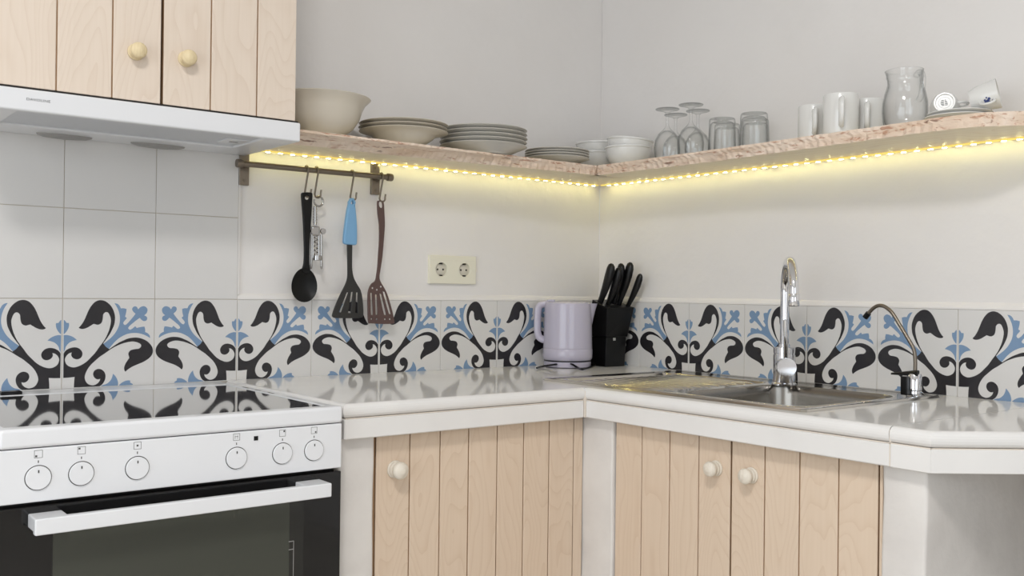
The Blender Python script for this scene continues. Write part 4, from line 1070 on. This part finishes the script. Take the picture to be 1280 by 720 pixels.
# wine glasses upside down
wg = [(0.0325, 0.0), (0.0345, 0.012), (0.0365, 0.035), (0.034, 0.056), (0.025, 0.073), (0.013, 0.084), (0.0065, 0.092), (0.0042, 0.100), (0.0038, 0.118), (0.0045, 0.130), (0.009, 0.1355), (0.022, 0.139), (0.0325, 0.1415), (0.0335, 0.143), (0.0325, 0.1438), (0.012, 0.1442), (0, 0.1442)]
wgi = [(0.0, 0.083), (0.010, 0.0815), (0.022, 0.072), (0.032, 0.055), (0.0348, 0.035), (0.0330, 0.012), (0.0313, 0.0)]
first = lathe_thing('wine_glass', 'upturned wine glass beside the white bowls, at the shelf edge', 'wine glass', wgi+wg, (-0.128, -0.410, SH), 'glass', seg=40, group='upturned wine glasses')
for loc, lab in (((-0.128, -0.497, SH), 'upturned wine glass beside the tumblers, at the shelf edge'), ((-0.046, -0.366, SH), 'upturned wine glass near the wall, behind the one beside the white bowls'), ((-0.046, -0.450, SH), 'upturned wine glass near the wall, behind the one beside the tumblers')):
    dup(first, loc, lab)
# tumblers upside down
tm = [(0, 0.082), (0.026, 0.0815), (0.0315, 0.076), (0.033, 0.060), (0.0352, 0.0), (0.0372, 0.0), (0.0368, 0.006), (0.0345, 0.080), (0.0338, 0.0885), (0.0315, 0.091), (0.0, 0.0915)]
first = lathe_thing('tumbler', 'upturned glass tumbler next to the wine glasses, at the shelf edge', 'glass', tm, (-0.125, -0.604, SH), 'glass', seg=40, group='upturned tumblers')
for loc, lab in (((-0.125, -0.708, SH), 'upturned glass tumbler next to the white mugs, at the shelf edge'), ((-0.047, -0.556, SH), 'upturned glass tumbler near the wall, behind the one next to the wine glasses'), ((-0.047, -0.652, SH), 'upturned glass tumbler near the wall, behind the one next to the white mugs')):
    dup(first, loc, lab)
# mugs
def mug(loc, hdir, label, R=0.0395, H=0.092):
    r = thing('mug', label, 'mug', loc, 'white mugs on the shelf')
    L0 = Vector(loc)
    MB().lathe([(0, 0.003), (R*0.8, 0.003), (R*0.84, 0), (R*0.95, 0), (R, 0.005), (R, H-0.003), (R-0.001, H), (R-0.0035, H), (R-0.004, H-0.004), (R-0.004, 0.008), (0, 0.007)], L0, 44).build('cup', 'porcelain', r)
    d = Vector((hdir[0], hdir[1], 0)).normalized()
    pp = smooth_loop([(R-0.002, H*0.80), (R+0.012, H*0.82), (R+0.025, H*0.72), (R+0.028, H*0.52), (R+0.023, H*0.32), (R+0.010, H*0.21), (R-0.002, H*0.20)], 4, False)
    MB().tube([L0+d*p.x+Vector((0, 0, p.y)) for p in pp], 0.0055, 12, flat=1.35).build('handle', 'porcelain', r)
    return r
cd = Vector((-0.75, -0.66))
mug((-0.105, -0.873, SH), (-0.80, -0.60), 'white mug beside the tumblers, first of the mug row', 0.0375, 0.088)
mug((-0.148, -0.976, SH), (-0.82, -0.57), 'tall white mug at the shelf edge, largest of the mugs', 0.0400, 0.094)
mug((-0.068, -0.994, SH), (-0.85, -0.53), 'white mug near the wall, partly hidden behind the tall mug', 0.0375, 0.090)
# jug
jl = Vector((-0.112, -1.116, SH))
r = thing('glass_jug', 'clear round-bellied glass jug with handle, between the mugs and saucers', 'jug', jl)
ou = [(0.038, 0.0), (0.042, 0.003), (0.0465, 0.018), (0.0485, 0.040), (0.0475, 0.062), (0.0435, 0.082), (0.0395, 0.094), (0.0378, 0.102), (0.0375, 0.115), (0.0392, 0.117), (0.0392, 0.119), (0.0378, 0.121), (0.0380, 0.131), (0.0388, 0.134)]
inn = [(0.0370, 0.134), (0.0358, 0.129), (0.0354, 0.102), (0.0372, 0.093), (0.0412, 0.081), (0.0452, 0.062), (0.0462, 0.040), (0.0442, 0.020), (0.038, 0.008), (0, 0.007)]
b = MB().lathe([(0, 0)]+ou+inn, jl, 48)
for p in b.v:                                   # pouring lip
    q = p-jl; 
    if q.z > 0.112:
        d = Vector((-0.25, 0.97, 0)); k = max(0, q.normalized().dot(d)-0.12); w_ = max(0, Vector((q.x, q.y, 0)).normalized().dot(d))**6 if q.xy.length > 0.01 else 0
        p += d*(0.006*w_*(q.z-0.112)/0.022)
b.build('vessel', 'glass', r)
hdj = Vector((-0.42, -0.91, 0)).normalized()
pp = smooth_loop([(0.037, 0.112), (0.046, 0.119), (0.058, 0.115), (0.062, 0.100), (0.060, 0.080), (0.055, 0.064), (0.047, 0.058)], 5, False)
MB().tube([jl+hdj*p.x+Vector((0, 0, p.y)) for p in pp], [0.0062]*len(pp), 12).build('handle', 'glass', r)
# saucers and two cups lying on them
spf = plate_prof(0.0655, 0.0105, 0.036, False)
sl = (-0.118, -1.239)
s1 = lathe_thing('saucer', 'grey-white saucer at the bottom of the pair under the toppled cups', 'saucer', spf, (sl[0], sl[1], SH), 'porcelain', group='saucers on the shelf')
s2 = s1.copy(); COL.objects.link(s2); s2.location = (sl[0]+0.003, sl[1]-0.004, SH+0.0078); s2['label'] = 'grey-white saucer on top of the pair, carrying the toppled cups'
def cup(mtx, label, extra):
    r = thing('coffee_cup', label, 'cup', (0, 0, 0), 'toppled cups on the saucers')
    R = 0.0285; H = 0.05
    MB().lathe([(0, 0.003), (0.0155, 0.003), (0.0165, 0), (0.019, 0), (0.0200, 0.003), (0.0235, 0.012), (0.0262, 0.028), (0.0285, 0.049), (0.0288, 0.050), (0.0270, 0.050), (0.0243, 0.028), (0.0215, 0.014), (0.016, 0.006), (0, 0.0055)], (0, 0, 0), 44).build('body', 'porcelain', r)
    pp = smooth_loop([(0.0245, 0.040), (0.034, 0.042), (0.041, 0.035), (0.040, 0.025), (0.032, 0.017), (0.0235, 0.016)], 4, False)
    MB().tube([Vector((p.x, 0, p.y)) for p in pp], 0.0026, 8).build('handle', 'porcelain', r)
    extra(r)
    r.matrix_world = mtx
    return r
def stamp(r):
    mb = MB()
    for i in range(24):
        a0, a1 = 2*PI*i/24, 2*PI*(i+1)/24
        mb.add([Vector((q*math.cos(a), q*math.sin(a), 0.0028)) for q, a in ((0.0108, a0), (0.0112, a0), (0.0112, a1), (0.0108, a1))], [[0, 1, 2, 3]])
    for i in range(5):
        y = -0.005+0.0025*i; l = math.sqrt(0.008**2-y*y)*0.9
        mb.box(-l, -l*0.15, y-0.0006, y+0.0006, 0.0026, 0.0029).box(l*0.1, l*(0.5+0.1*i), y-0.0006, y+0.0006, 0.0026, 0.0029)
    mb.build('base_stamp', 'stamp_dark', r)
def flower(r):
    mb = MB()
    for ang, z, s in ((0, 0.030, 0.0032), (0.14, 0.034, 0.0026), (-0.14, 0.033, 0.0026), (0.07, 0.026, 0.0024), (-0.1, 0.0255, 0.002), (0.24, 0.028, 0.0016), (-0.25, 0.029, 0.0016), (0.02, 0.039, 0.0018), (0.1, 0.021, 0.0016)):
        ang += FL_A
        Rz = 0.0235+(z-0.012)*0.0044/0.016*0.75+0.0004
        Rz = 0.0262+(z-0.028)*0.11+0.0003
        c_ = Vector((Rz*math.cos(ang), Rz*math.sin(ang), z)); n_ = Vector((math.cos(ang), math.sin(ang), -0.11)).normalized()
        mb.disc(c_-n_*0.0004, n_, s, 0.0006, 10)
    mb.build('flower_print', 'flower_blue', r)
FL_A = 0.0
def frame_z(zdir, xdir):
    z = Vector(zdir).normalized(); x = Vector(xdir); x = (x-z*x.dot(z)).normalized(); y = z.cross(x)
    return Matrix((x, y, z)).transposed().to_4x4()
zs = SH+0.0078+0.012
# cup whose base looks at the camera
tocam = (CAM-Vector((-0.10, -1.24, 1.54))); tocam.z = 0; tocam.normalize()
ax1 = -(tocam*1.0+Vector((0, 0, 0.12)))
cup(Matrix.Translation(Vector((-0.157, -1.232, zs+0.0155+0.0045)))@frame_z(ax1, (0.5, -0.85, 0.1))@Matrix.Scale(1.1, 4), 'white cup lying on the saucers with its stamped base towards the room', stamp)
# cup lying on its side with the mouth away along the wall
ax2 = Vector((0.35, -0.94, 0.22))
FL_A = math.radians(0)
fm = frame_z(ax2, tuple(tocam+Vector((0, 0, -0.55))))
cup(Matrix.Translation(Vector((-0.121, -1.270, zs+0.0212)))@fm@Matrix.Scale(1.1, 4), 'white cup with blue flower print lying on its side on the saucers', flower)
